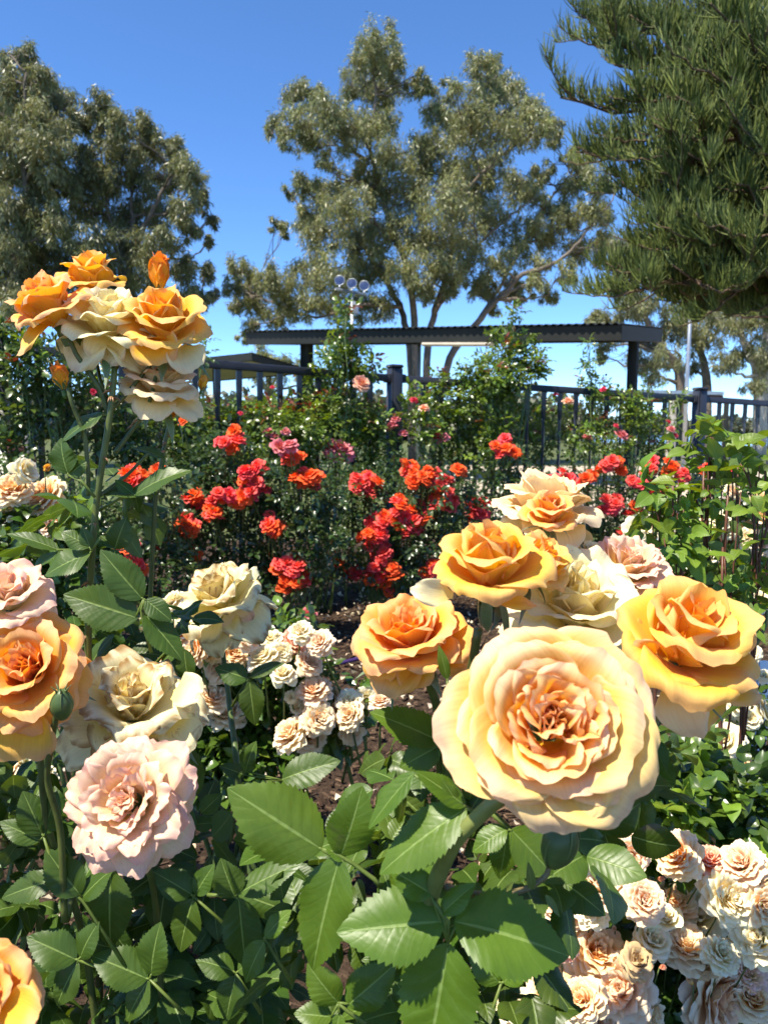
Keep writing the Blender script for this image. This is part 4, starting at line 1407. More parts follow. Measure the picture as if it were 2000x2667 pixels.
shrub('climbing_rose', 'climbing rose with arching sprays, right of the middle fence post', 1240, 4.6,
      [(1090, 1050, 42), (1150, 1050, 52), (1220, 1050, 54), (1290, 1035, 54), (1330, 985, 36), (1280, 990, 34), (1180, 1110, 58), (1280, 1120, 58), (1340, 1060, 48, 0.25), (1300, 960, 34), (1340, 930, 30), (1380, 960, 32), (1265, 920, 22), (1295, 870, 20), (1335, 812, 18), (1390, 900, 22), (1400, 1100, 48, 0.25), (1450, 1080, 45, 0.25), (1395, 1170, 48, 0.2), (1220, 1180, 50), (1310, 1010, 40), (1240, 960, 26), (1100, 1120, 45), (1365, 880, 16), (1340, 890, 26), (1220, 985, 34), (1150, 1000, 34), (1395, 950, 28), (1310, 920, 28), (1280, 1170, 50), (1150, 1170, 45)], 12, 0.033, CL, 185,
      [(1080, 1040, 12, 'hot'), (1105, 1060, 15, 'salmon'), (1150, 1137, 20, 'rosep'), (1135, 1130, 14, 'hot'), (1480, 1042, 16, 'salmon')],
      GK, young=0.45, red=0.22, dfun=fd, thick=1.0, cat='climbing rose')
shrub('climbing_rose', 'thin climbing rose whose single spray crosses the shelter post end', 1580, 4.95,
      [(1540, 1060, 40), (1520, 1000, 22), (1530, 945, 20), (1536, 893, 14), (1590, 1090, 44, 0.25), (1650, 1050, 34), (1600, 1165, 44), (1680, 1130, 42), (1505, 1150, 46), (1740, 1100, 28), (1760, 1040, 18), (1700, 1180, 36), (1560, 1120, 36), (1690, 1010, 16), (1560, 1010, 26), (1600, 1040, 30), (1660, 1090, 34)], 13, 0.033, CL, 165,
      [(1570, 1012, 9, 'hot'), (1620, 1130, 20, 'rosep'), (1605, 1108, 8, 'hot'), (1742, 1098, 9, 'hot'), (1748, 1115, 11, 'rosep'), (1757, 1132, 10, 'hot'), (1530, 1135, 14, 'rosep'), (1447, 1025, 7, 'hot')],
      GK, young=0.4, red=0.2, dfun=fd, thick=1.0, cat='climbing rose')
shrub('climbing_rose', 'leafy climbing rose covering the left end of the fence', 230, 3.1,
      [(30, 900, 50), (100, 920, 55), (60, 980, 62), (150, 1000, 62), (230, 960, 55), (50, 1080, 60), (160, 1090, 60), (280, 1040, 55), (330, 1110, 65), (430, 1060, 58), (480, 1130, 65), (380, 1180, 65), (520, 1060, 24), (30, 1180, 50), (250, 1150, 60), (20, 860, 30), (538, 885, 15), (535, 920, 16), (470, 1200, 60), (140, 1180, 40), (560, 1170, 50)], 14, 0.034, (0.075, 0.125, 0.025), 110,
      [(245, 1020, 9, 'hot')], GK, young=0.25, red=0.10, dfun=fd, thick=1.0, cat='climbing rose')

PG = (0.07, 0.13, 0.020)
GP = 'pale peach shrub roses'
shrub('peach_rose_bush', 'low shrub rose with peach and blush trusses, left of the bare mulch path', 620, 1.55,
      [(470, 1650, 70), (560, 1700, 75), (650, 1720, 75), (740, 1740, 75), (500, 1800, 80), (600, 1820, 85), (700, 1850, 80), (800, 1770, 65), (870, 1880, 60), (540, 1920, 85), (640, 1940, 80), (430, 1880, 70), (760, 1930, 50), (400, 1760, 70), (770, 1650, 45), (560, 2000, 80), (470, 2000, 70), (670, 2030, 60), (950, 1790, 30)], 21, 0.026, PG, 60,
      [(645, 1650, 38, 'peach'), (705, 1660, 26, 'white'), (770, 1668, 34, 'salmon'), (785, 1640, 30, 'white'), (830, 1670, 34, 'peach'), (810, 1722, 34, 'peach'), (680, 1705, 40, 'white'), (615, 1697, 36, 'yolk'), (560, 1742, 40, 'blush'), (738, 1752, 30, 'white', 'cup'), (555, 1812, 42, 'blush'),
       (590, 1850, 44, 'blush'), (815, 1792, 42, 'peach'), (760, 1815, 18, 'white'), (775, 1842, 20, 'white'), (860, 1830, 38, 'blush'), (835, 1870, 40, 'blush'), (750, 1905, 46, 'blush'), (805, 1915, 42, 'blush'), (905, 1860, 36, 'blush'), (922, 1905, 33, 'blush'), (912, 1825, 32, 'white'),
       (955, 1825, 28, 'white'), (990, 1820, 28, 'peach'), (880, 1852, 28, 'peach'), (470, 1590, 38, 'white'), (465, 1640, 40, 'peach'), (505, 1690, 38, 'yolk'), (430, 1705, 44, 'peach'), (545, 1690, 34, 'white'), (445, 1560, 30, 'white'), (600, 1740, 34, 'white'), (735, 1700, 26, 'white'), (350, 1760, 40, 'blush'), (280, 1740, 40, 'peach')],
      GP, MID_LEAF, young=0.2, form='full', res=(8, 8), brad=0.10, face=(0, -0.6, 0.6))
shrub('peach_rose_bush', 'large peach and cream shrub rose filling the bottom right corner', 1700, 1.17,
      [(1700, 2050, 70), (1780, 2010, 70), (1860, 2080, 75), (1950, 2070, 65), (1750, 2130, 75), (1900, 2160, 75), (1660, 2180, 60), (1990, 2150, 60), (1620, 2330, 80), (1720, 2300, 70), (1640, 2450, 75), (1740, 2520, 80), (1850, 2560, 85), (1950, 2600, 80), (1700, 2620, 85), (1500, 2500, 75), (1480, 2300, 70),
       (1400, 2560, 70), (1560, 2400, 70), (1840, 2400, 80), (1950, 2300, 70), (1950, 2450, 80), (1550, 2600, 70), (1330, 2500, 50), (1380, 2420, 50)], 22, 0.030, PG, 62,
      [(1580, 2208, 64, 'peach'), (1512, 2196, 34, 'peach'), (1292, 2272, 42, 'salmon'), (1565, 2302, 54, 'blush'), (1640, 2232, 46, 'peach'), (1680, 2345, 52, 'peach'), (1540, 2365, 44, 'white'), (1462, 2352, 56, 'peach'), (1482, 2415, 46, 'peach'), (1462, 2460, 40, 'salmon'), (1558, 2475, 72, 'yolk'),
       (1442, 2578, 66, 'yolk'), (1612, 2572, 78, 'peach'), (1512, 2600, 54, 'yolk'), (1560, 2665, 70, 'peach'), (1700, 2445, 46, 'white', 'cup'), (1760, 2222, 56, 'yolk'), (1822, 2195, 30, 'tan'), (1850, 2232, 42, 'salmon'), (1925, 2242, 54, 'peach'), (1985, 2265, 34, 'tan'), (1755, 2342, 58, 'yolk'),
       (1810, 2375, 66, 'white'), (1905, 2338, 66, 'white'), (1788, 2455, 58, 'blush'), (1972, 2440, 64, 'white'), (1950, 2530, 44, 'pink'), (1995, 2362, 50, 'blush'), (1885, 2608, 90, 'peach'), (1835, 2500, 36, 'tan'), (1292, 2600, 50, 'white'), (1335, 2620, 50, 'white'), (1262, 2585, 34, 'blush'), (1715, 2290, 14, 'salmon', 'bud'), (1645, 2350, 13, 'yolk', 'bud'), (1600, 2420, 14, 'peach', 'bud'), (1720, 2520, 15, 'salmon', 'bud'), (1800, 2560, 14, 'yolk', 'bud'), (1660, 2500, 40, 'tan', 'loose'), (1740, 2390, 34, 'white', 'goblet'), (1960, 2600, 50, 'yolk', 'cup'), (1690, 2640, 54, 'blush', 'loose'), (1660, 2110, 34, 'blush'), (1880, 2480, 44, 'white')],
      GP, MID_LEAF, young=0.25, form='full', res=(11, 11), brad=0.13, face=(-0.1, -0.6, 0.6), cane=0.003)
shrub('peach_rose_bush', 'cream shrub rose behind the green reddish caned stems at the right edge', 1880, 1.9,
      [(1680, 1410, 60), (1830, 1430, 65), (1950, 1400, 65), (1900, 1330, 55), (1970, 1300, 55), (1990, 1500, 60), (1750, 1420, 55), (1900, 1500, 60), (1990, 1380, 50), (2030, 1420, 60)], 23, 0.030, PG, 45,
      [(1672, 1378, 40, 'white'), (1840, 1372, 36, 'blush'), (1825, 1402, 30, 'blush'), (1870, 1350, 28, 'white'), (1838, 1445, 26, 'white'), (1962, 1372, 34, 'peach'), (1990, 1342, 28, 'yolk'), (1945, 1400, 30, 'white'), (1890, 1510, 30, 'peach'), (1855, 1480, 26, 'blush'), (1985, 1420, 36, 'peach'), (1890, 1375, 26, 'white'), (1980, 1290, 26, 'blush'), (1910, 1275, 22, 'blush'), (1975, 1560, 30, 'white')],
      GP, MID_LEAF, young=0.2, form='full', res=(8, 8), brad=0.08, face=(0, -0.6, 0.6))
shrub('peach_rose_bush', 'white shrub rose beside the numbered white marker', 1930, 1.75,
      [(1900, 1880, 55), (1970, 1900, 55), (1930, 1960, 50), (1840, 1960, 50), (1990, 1960, 40), (1960, 1820, 40), (1800, 2000, 50)], 24, 0.030, PG, 40,
      [(1885, 1925, 44, 'white'), (1920, 1830, 30, 'white'), (1972, 1838, 30, 'white'), (1945, 1808, 26, 'peach'), (1905, 1882, 24, 'white'), (1955, 1872, 26, 'white'), (1995, 1850, 30, 'white'), (1930, 1985, 28, 'blush'), (1960, 1700, 24, 'white'), (1990, 1760, 20, 'white')],
      GP, MID_LEAF, young=0.15, form='cup', res=(8, 8), brad=0.08, face=(0, -0.6, 0.6))
shrub('peach_rose_bush', 'apricot shrub rose at the left edge in front of the bench', 90, 1.9,
      [(60, 1350, 60), (130, 1410, 65), (40, 1440, 75), (180, 1340, 48), (120, 1500, 70), (220, 1480, 60), (60, 1530, 60), (20, 1300, 50), (160, 1560, 60), (60, 1620, 60)], 25, 0.034, PG, 42,
      [(30, 1268, 46, 'yolk'), (110, 1288, 50, 'yolk'), (72, 1225, 32, 'white', 'cup'), (120, 1222, 20, 'gold', 'bud'), (125, 1368, 32, 'peach'), (0, 1300, 34, 'yolk'), (25, 1350, 10, 'white'), (90, 1420, 20, 'blush')],
      GP, MID_LEAF, young=0.2, form='full', res=(9, 9), brad=0.08, face=(0, -0.6, 0.6))
shrub('peach_rose_bush', 'small cream shrub rose low at the left edge under the orange bloom', 30, 1.25,
      [(40, 2060, 70), (90, 1990, 40), (10, 2150, 70), (110, 2100, 60)], 26, 0.028, PG, 40, [(52, 2000, 40, 'white'), (100, 2030, 36, 'white'), (20, 2010, 28, 'blush')], GP, MID_LEAF, form='full', res=(8, 8), brad=0.05)
# tall green shoots without blooms at the right
shrub('rose_bush', 'tall bright green rose shoots on reddish canes without open blooms, at the right edge', 1900, 1.25,
      [(1830, 1190, 46), (1910, 1165, 46), (1970, 1200, 46), (1750, 1280, 58), (1830, 1260, 66), (1720, 1345, 56), (1895, 1290, 44), (1765, 1400, 56), (1965, 1450, 50), (1880, 1450, 42), (1935, 1510, 50), (1850, 1550, 50), (1950, 1590, 46), (1990, 1250, 40), (1850, 1125, 22)], 27, 0.035,
      (0.145, 0.225, 0.026), 15, (), None, MID_LEAF, young=0.5, ycol=(0.14, 0.24, 0.03), leafmat='leaf', cane=0.0045, canecol=(0.14, 0.055, 0.035))


# ================================================================== HERO ROSE BUSHES
def hi_templates(n, seed):
    r_ = np.random.default_rng(seed)
    out = []
    for _ in range(n):
        P, uv = leaflet_grid(11, 37, r_.uniform(0.56, 0.70), 0.10, r_.uniform(0.12, 0.40), r_.uniform(0.15, 0.75), r_.uniform(0, 0.3), r_.uniform(0.05, 0.16), r_)
        out.append(grid_tmpl(P, uv))
    return out


HI = hi_templates(6, 5)
HG = (0.080, 0.145, 0.014)


def px3(p, d=None):
    return np.array(tuple(at(p[0], p[1], p[2] if len(p) > 2 else d)))


def hero_leaf(parent, leaflets, rachis=None, d=0.6, col=HG, seed=0, label=None):
    """one compound leaf: leaflets [(base px, tip px, width ratio[, normal])], rachis: pixel polyline"""
    r_ = np.random.default_rng(seed + 900)
    mb = MB()
    for lf in leaflets:
        b, t_, wr = lf[0], lf[1], lf[2]
        nrm = np.array(lf[3] if len(lf) > 3 else (-0.15, -0.62, 0.75), float)
        nrm = nrm + r_.normal(size=3) * 0.08
        B_, T_ = px3(b, d), px3(t_, d)
        L = np.linalg.norm(T_ - B_)
        dp = r_.uniform(0.2, 0.5)
        P, uv = leaflet_grid(13, 61, wr, 0.15, r_.uniform(0.12, 0.3), dp, r_.uniform(0, 0.25), r_.uniform(0.06, 0.14), r_, teeth=int(r_.integers(16, 22)))
        P = P / P[-1, 6, 1]
        # turn so that the bent leaf still ends at the tip
        y = unit(T_ - B_)
        fr = leaf_frames(y[None], nrm[None], np.array([L]))
        P[..., 2] -= P[-1, 6, 2] * P[..., 1]
        mb.scatter(grid_tmpl(P, uv), B_[None], fr, leafcols(1, r_, col, 0.10, 0.06))
        if rachis is not None:
            near = px3(rachis[-1], d)
            if len(lf) > 4:
                near = px3(lf[4], d)
            mb.tube(curve(near, B_ + y * 0.03 * L, (0, 0, 0), 4), [0.0011, 0.0011, 0.001, 0.0008], 5, (0.17, 0.24, 0.05))
    if rachis is not None:
        mb.tube([px3(q, d) for q in rachis], np.linspace(0.0017, 0.0011, len(rachis)), 6, (0.16, 0.22, 0.05))
    o = mb.build('leaf', M['leaf'], parent)
    if label:
        o['label'] = label
    return o


def cane(parent, pts, d, r0, r1, col=(0.095, 0.115, 0.03), thorns=0, seed=0, name='cane', sides=9, top=None):
    r_ = np.random.default_rng(seed + 500)
    P = np.array([px3(p, d) for p in pts])
    s = np.linspace(0, 1, len(P))
    ss = np.linspace(0, 1, max(14, 6 * len(P)))
    Q = np.stack([np.interp(ss, s, P[:, k]) for k in range(3)], 1)
    for _ in range(4):
        Q[1:-1] = (Q[:-2] + 2 * Q[1:-1] + Q[2:]) / 4
    mb = MB()
    g = r_.uniform(0.85, 1.15, (len(Q), 1))
    cc = np.array(col)[None] * g
    if top is not None:
        cc = cc * (1 - ss[:, None]) + np.array(top)[None] * ss[:, None]
    mb.tube(Q, np.linspace(r0, r1, len(Q)), sides, cc)
    for _ in range(thorns):
        i = r_.integers(1, len(Q) - 1)
        dv = unit(np.array([r_.normal(), r_.normal() - 0.4, -0.2]))
        mb.tube([Q[i] + dv * r1 * 0.7, Q[i] + dv * (r1 + 0.004), Q[i] + dv * (r1 + 0.008) + np.array([0, 0, -0.003])], [0.0022, 0.0011, 0.0002], 5, (0.30, 0.16, 0.07))
    return mb.build(name, M['stem'], parent)


def hero_bloom(parent, px, py, d, rpx, form, pal, axis, seed, spin=0.0, label=None, mat='petal', res=(17, 17), brown=0.0, calyx=105, off=0.35, keep=1.0):
    rad = rpx / FPX * d
    me = make_bloom_mesh('rose_bloom', form, pal, seed, M[mat], res, brown, keep)
    ax = Vector(axis).normalized()
    c = at(px, py, d) - ax * rad * off
    o = put('rose_bloom', me, parent, c, ax, spin, rad, label)
    if calyx:
        cm = make_calyx_mesh('calyx', seed, calyx, 0.15)
        q = bpy.data.objects.new('calyx', cm)
        SC.collection.objects.link(q)
        q.parent = o
    return o


def loose_petal(parent, base, tip, wpx, d, pal, seed, nrm=(0, -0.7, 0.5), cup=0.7, roll=20, brown=0.0, name='petal'):
    """one outer petal hanging away from its bloom"""
    r_ = np.random.default_rng(seed)
    B_, T_ = px3(base, d), px3(tip, d)
    L = np.linalg.norm(T_ - B_)
    mb = MB()
    petal(mb, r_, 1.0, wpx / FPX * (d if len(base) < 3 else base[2]) / L, 0.0, 0.0, 4, -8, cup, roll, 0.05, 0.05, 0, 0, 19, 19, PAL[pal], 0.02, brown)
    z = unit(T_ - B_)
    n = unit(np.array(nrm, float) - np.array(nrm, float).dot(z) * z)
    x = -n
    y = np.cross(z, x)
    V = mb.V[0]
    mb.V[0] = B_ + L * (V[:, :1] * x + V[:, 1:2] * y + V[:, 2:3] * z)
    return mb.build(name, M['petal'] if not brown else M['petal_old'], parent)


def green_bud(parent, p, rad, axis):
    c = px3(p)
    ax = unit(np.array(axis, float))
    t = np.linspace(0, 1, 12)
    rr_ = rad * np.sin(math.pi * (0.06 + 0.90 * t)) ** 0.7
    mb = MB()
    mb.tube([c + ax * (q - 0.5) * rad * 2.9 for q in t], rr_, 16, (0.075, 0.12, 0.035))
    for k in range(5):
        a = k * 1.257
        o_ = np.array([math.cos(a), math.sin(a), 0]) * rad * 0.985
        mb.tube([c + o_ * s_ + ax * (q - 0.5) * rad * 2.95 for q, s_ in zip(t, rr_ / rad)], rad * 0.056, 4, (0.13, 0.18, 0.06))
        e = c + ax * rad * 1.5 + o_ * 0.5
        mb.tube([c + ax * rad * 1.2 + o_ * 0.35, e, e + ax * rad * 0.5 + o_ * 0.4], [rad * 0.12, rad * 0.08, rad * 0.01], 5, (0.11, 0.16, 0.05))
    return mb.build('bud', M['stem'], parent)


# ---------------------------------------------------------------- left bush
bpL = at(250, 2600, 0.80)
LB = thing('rose_bush', (bpL.x, bpL.y, 0), 'tall foreground rose bush at the left with orange, cream and pink roses', 'rose bush')
low = lambda px, d: (px, 3450, d)
cane(LB, [low(270, .84), (262, 2600, .82), (240, 2000, .80), (230, 1720, .79), (233, 1560, .78), (252, 1300, .77), (288, 1085, .76), (300, 960, .76)], .77, .0042, .0030, thorns=18, seed=1, col=(0.085, 0.10, 0.03), top=(0.12, 0.15, 0.035))
cane(LB, [low(385, .92), (380, 2200, .90), (385, 1750, .88), (395, 1500, .87), (405, 1290, .86), (437, 1120, .86), (452, 1075, .86)], .87, .0034, .0019, thorns=10, seed=2)
cane(LB, [(283, 1075, .765), (262, 1010, .76), (200, 925, .755), (185, 890, .755)], .76, .0027, .0023, seed=3)
cane(LB, [(290, 1068, .765), (320, 1038, .77), (385, 960, .775), (420, 925, .77)], .77, .0022, .0019, seed=4, thorns=2)
cane(LB, [(300, 1180, .775), (345, 1120, .78), (388, 1060, .78), (412, 960, .77)], .77, .0023, .0019, seed=5, thorns=2)
cane(LB, [(288, 1060, .765), (262, 990, .775), (250, 930, .79), (240, 800, .80)], .78, .002, .0018, seed=6)
cane(LB, [(300, 960, .76), (296, 900, .77), (285, 860, .77)], .77, .0032, .0028, seed=7)
cane(LB, [(300, 960, .77), (340, 870, .80), (400, 790, .79), (418, 740, .78)], .78, .003, .0022, seed=8)
cane(LB, [(230, 1290, .77), (232, 1240, .765), (222, 1130, .76), (200, 1080, .755), (185, 1040, .75), (178, 1010, .75)], .76, .0022, .002, seed=9)
cane(LB, [low(640, .90), (640, 2300, .88), (615, 1960, .87), (602, 1870, .93), (592, 1780, .97), (575, 1650, 1.0)], .86, .0042, .0030, seed=10, thorns=2, col=(0.08, 0.12, 0.03))
cane(LB, [low(330, .74), (230, 2450, .70), (120, 2150, .66), (108, 2000, .65), (100, 1880, .65)], .6, .0034, .0026, seed=11)
cane(LB, [(170, 2400, .66), (160, 2150, .65), (120, 2030, .64), (135, 1930, .63), (150, 1850, .62)], .64, .003, .0025, seed=12)
cane(LB, [low(430, .74), (420, 2500, .72), (400, 2300, .70), (350, 2150, .60)], .7, .0032, .0026, seed=13)
cane(LB, [(170, 2400, .68), (240, 2150, .70), (300, 1950, .70)], .7, .004, .003, seed=14)
cane(LB, [(262, 1290, .77), (330, 1240, .80), (388, 1180, .80)], .78, .002, .0015, seed=15, name='side_shoot')

hero_bloom(LB, 128, 800, .755, 118, 'goblet', 'apricot', (-.34, -.42, .85), 61, 0.4, 'orange bloom at the left of the tall cluster', calyx=150, res=(19, 19))
hero_bloom(LB, 240, 725, .80, 92, 'goblet', 'gold', (.05, -.25, 1), 62, 1.2, 'golden bloom at the back of the tall cluster', res=(17, 17))
hero_bloom(LB, 285, 830, .77, 128, 'loose', 'cream', (.12, -.35, .95), 63, 0.9, 'cream bloom in the middle of the tall cluster', mat='petal_old', brown=0.15, res=(19, 19))
hero_bloom(LB, 428, 842, .765, 128, 'goblet', 'gold', (.10, -.55, .82), 64, 2.0, 'golden bloom with pink margins at the right of the tall cluster', res=(19, 19))
hero_bloom(LB, 416, 712, .78, 62, 'bud', 'bud', (.05, -.12, 1), 65, 0.5, 'upright orange bud above the tall cluster', calyx=120, off=0.65)
hero_bloom(LB, 420, 990, .79, 108, 'cup', 'pale', (.16, -.30, .95), 66, 1.1, 'pale pink bloom under the tall cluster', calyx=140)
hero_bloom(LB, 160, 985, .75, 48, 'bud', 'bud', (-.12, -.2, 1), 67, 0.5, 'orange red bud in its green calyx', calyx=25, off=0.6)
hero_bloom(LB, 448, 1078, .80, 24, 'bud', 'bud', (.05, .1, 1), 68, 0.5, 'tiny orange bud under the pale pink bloom', calyx=40, off=0.6)
hero_bloom(LB, 528, 1000, .80, 26, 'bud', 'gold', (.25, -.1, 1), 69, 0.5, 'small yellow bud right of the pale pink bloom', calyx=30, off=0.6)
loose_petal(LB, (135, 838, .75), (45, 918, .74), 110, .75, 'apricot', 71, (-.4, -.5, .6))
loose_petal(LB, (300, 880, .765), (262, 945, .755), 150, .76, 'pale', 72, (0, -.9, .1), brown=0.4)
loose_petal(LB, (470, 900, .76), (500, 965, .75), 120, .76, 'pale', 73, (.3, -.8, .3))
loose_petal(LB, (400, 880, .755), (420, 945, .74), 150, .75, 'apricot', 74, (0, -.9, .3), roll=40)

hero_bloom(LB, 22, 1545, .66, 118, 'loose', 'pink', (.05, -.40, .9), 75, .2, 'pink and cream bloom cut by the left edge', res=(19, 19))
hero_bloom(LB, 62, 1740, .64, 150, 'cup', 'orange', (.10, -.80, .55), 76, .8, 'large orange bloom at the left edge', res=(21, 21))
loose_petal(LB, (60, 1830, .635), (48, 1985, .63), 250, .63, 'apricot', 77, (.1, -.95, .1), roll=10)
hero_bloom(LB, 250, 1780, .77, 90, 'cup', 'apricot', (.5, -.3, .7), 78, .3, 'peach bloom behind the faded cream bloom')
hero_bloom(LB, 345, 1825, .71, 168, 'loose', 'cream', (.18, -.48, .85), 79, 1.7, 'large faded cream bloom with brown margins', mat='petal_old', brown=1.0, res=(21, 21))
loose_petal(LB, (450, 1810, .70), (525, 1800, .69), 120, .70, 'cream', 80, (0, -.6, .8), brown=.5)
loose_petal(LB, (440, 1880, .70), (500, 1950, .69), 160, .70, 'cream', 81, (.2, -.9, .3), brown=.9)
hero_bloom(LB, 328, 2085, .55, 168, 'full', 'pink', (0.0, -.86, .50), 82, .5, 'full pink rosette in front of the faded cream bloom', mat='petal_old', brown=0.1, res=(19, 19))
hero_bloom(LB, 568, 1545, 1.0, 124, 'loose', 'cream', (-.35, -.28, .9), 83, 2.6, 'single faded cream bloom on its own stem', mat='petal_old', brown=1.0, res=(19, 19))
loose_petal(LB, (555, 1580, .98), (515, 1670, .97), 130, .98, 'cream', 84, (-.2, -.9, .1), brown=.5)
loose_petal(LB, (590, 1580, .985), (645, 1630, .98), 110, .98, 'pink', 85, (.2, -.9, .1), brown=.6)
hero_bloom(LB, -58, 2600, .42, 155, 'cup', 'orange', (.35, -.6, .7), 86, .6, 'orange bloom in the bottom left corner', res=(21, 21))
loose_petal(LB, (0, 2610, .42), (96, 2655, .41), 130, .42, 'apricot', 87, (.2, -.8, .5))
green_bud(LB, (162, 1835, .62), .0092, (0.1, -.2, 1))

LG = (0.058, 0.108, 0.016)
LEAVES_L = [
    ([((270, 1078), (160, 1152), .58, (-.5, -.5, .6))], [(292, 1085), (270, 1078)], .76),
    ([((178, 1234), (160, 1140), .78, (-.2, -.9, .1)), ((182, 1236), (228, 1200), .7, (.2, -.8, .3))], [(248, 1295), (215, 1255), (180, 1238)], .76),
    ([((262, 1282), (372, 1296), .42, (0, -.4, .9)), ((350, 1290), (508, 1222), .42, (.1, -.55, .8)), ((345, 1285), (300, 1250), .6)], [(258, 1330), (310, 1300), (350, 1290)], .78),
    ([((430, 1196), (345, 1168), .42, (0, -.4, .9))], [(405, 1290), (430, 1200)], .84),
    ([((152, 1432), (18, 1390), .34, (-.2, -.4, .9)), ((150, 1440), (75, 1500), .5)], [(236, 1440), (200, 1432), (152, 1432)], .78),
    ([((238, 1440), (118, 1500), .68, (-.3, -.7, .6)), ((235, 1425), (160, 1385), .6), ((238, 1430), (215, 1370), .55)], [(262, 1400), (240, 1435)], .76),
    ([((300, 1430), (330, 1350), .75, (.1, -.8, .5)), ((302, 1430), (285, 1500), .7, (0, -.9, .2)), ((300, 1425), (262, 1395), .6)], [(258, 1400), (285, 1420), (300, 1428)], .80),
    ([((372, 1560), (262, 1432), .52, (-.3, -.6, .7)), ((360, 1610), (166, 1548), .56, (-.1, -.8, .5)), ((380, 1562), (448, 1618), .62, (.2, -.8, .4)), ((378, 1600), (478, 1722), .50, (.3, -.7, .4))], [(395, 1700), (378, 1640), (368, 1590), (375, 1560)], .74),
    ([((480, 1690), (492, 1790), .45, (.1, -.95, .1)), ((470, 1685), (420, 1730), .6)], [(395, 1740), (440, 1690), (478, 1688)], .80),
    ([((230, 1745), (300, 1650), .5), ((235, 1750), (330, 1720), .55), ((232, 1750), (195, 1690), .6)], [(236, 1850), (232, 1752)], .80),
    ([((645, 1768), (560, 1740), .68, (0, -.7, .7)), ((652, 1765), (742, 1728), .46, (0, -.5, .8)), ((650, 1772), (665, 1890), .52, (.2, -.9, .1))], [(605, 1840), (632, 1790), (648, 1768)], .86),
    ([((735, 2030), (888, 1982), .52, (0, -.6, .7)), ((640, 2012), (668, 1930), .6), ((640, 2020), (570, 1995), .55)], [(620, 2140), (640, 2040), (735, 2032)], .82),
    ([((112, 2175), (60, 2060), .62), ((118, 2170), (150, 2060), .62, (.1, -.8, .4)), ((105, 2190), (0, 2140), .5)], [(160, 2320), (115, 2180)], .66),
    ([((500, 2080), (492, 1930), .44, (.4, -.8, .2)), ((420, 2010), (470, 1950), .5)], [(450, 2200), (500, 2085)], .74),
    ([((612, 2335), (575, 2235), .74, (-.1, -.8, .5)), ((622, 2338), (640, 2520), .52, (0, -.85, .4)), ((625, 2325), (790, 2245), .42, (0, -.5, .8))], [(540, 2330), (612, 2335)], .66),
    ([((210, 2330), (120, 2210), .6), ((150, 2290), (5, 2340), .46), ((215, 2340), (300, 2260), .55), ((155, 2280), (160, 2200), .6)], [(330, 2520), (215, 2345), (150, 2290)], .66),
    ([((200, 2500), (70, 2440), .6), ((205, 2505), (150, 2620), .6), ((210, 2495), (260, 2400), .6)], [(360, 2560), (205, 2500)], .66),
    ([((385, 2550), (240, 2490), .62), ((390, 2550), (330, 2660), .6), ((395, 2540), (420, 2400), .62)], [(480, 2640), (390, 2550)], .66),
    ([((290, 2270), (290, 2470), .55, (0, -.9, .3))], [(290, 2230), (290, 2272)], .68),
    ([((500, 2330), (400, 2270), .62), ((505, 2340), (470, 2480), .6), ((510, 2330), (560, 2250), .6)], [(600, 2420), (505, 2335)], .7),
    ([((610, 2530), (510, 2500), .62), ((615, 2540), (590, 2660), .6), ((620, 2530), (700, 2470), .6)], [(680, 2640), (615, 2535)], .7),
]
for i, (lf, ra, d) in enumerate(LEAVES_L):
    hero_leaf(LB, lf, ra, d, LG, i)

# thick leafage lower down, plus unseen clumps at the left added for shade
r = np.random.default_rng(91)
mb = MB()
B = [(at(px, py, d), rp / FPX * d, w) for (px, py, rp, d, w) in ((60, 2220, 110, .76, 1), (200, 2380, 130, .76, 1), (400, 2400, 130, .78, 1), (550, 2300, 110, .84, 1), (90, 2560, 140, .74, 1), (300, 2600, 140, .76, 1.2), (500, 2600, 130, .78, 1), (700, 2480, 110, .84, 1), (640, 2350, 90, .88, .8), (760, 2640, 90, .84, .8),
                                                                 (-120, 2300, 140, .8, 1), (-150, 2050, 120, .8, .8), (180, 1980, 60, .80, .5), (420, 2220, 90, .82, .8), (330, 1640, 60, .86, .5), (420, 1640, 60, .88, .5), (200, 1620, 60, .84, .5), (250, 2900, 220, .8, 1.5), (560, 2850, 200, .8, 1.2), (330, 1250, 40, .84, .25), (160, 1330, 50, .84, .3), (-240, 2000, 130, .74, 1.2), (-280, 2280, 150, .74, 1.3), (-300, 1740, 120, .78, 1.0), (-200, 2550, 150, .72, 1.2))]  # the last clumps lie out of view, added to cast shade
B += [(Vector(q), rad, w) for q, rad, w in (((-.46, .52, .80), .08, .9), ((-.40, .42, .72), .08, .9), ((-.56, .60, .82), .09, 1.0), ((-.34, .36, .62), .07, .7), ((-.50, .44, .66), .09, 1.0))]  # more unseen clumps, placed towards the sun to shade the lower left leaves
bush_leaves(mb, B, r, 0.040, LG, HI, 9.0, True, (1, 0.8, 0.9))
mb.build('foliage', M['leaf'], LB)

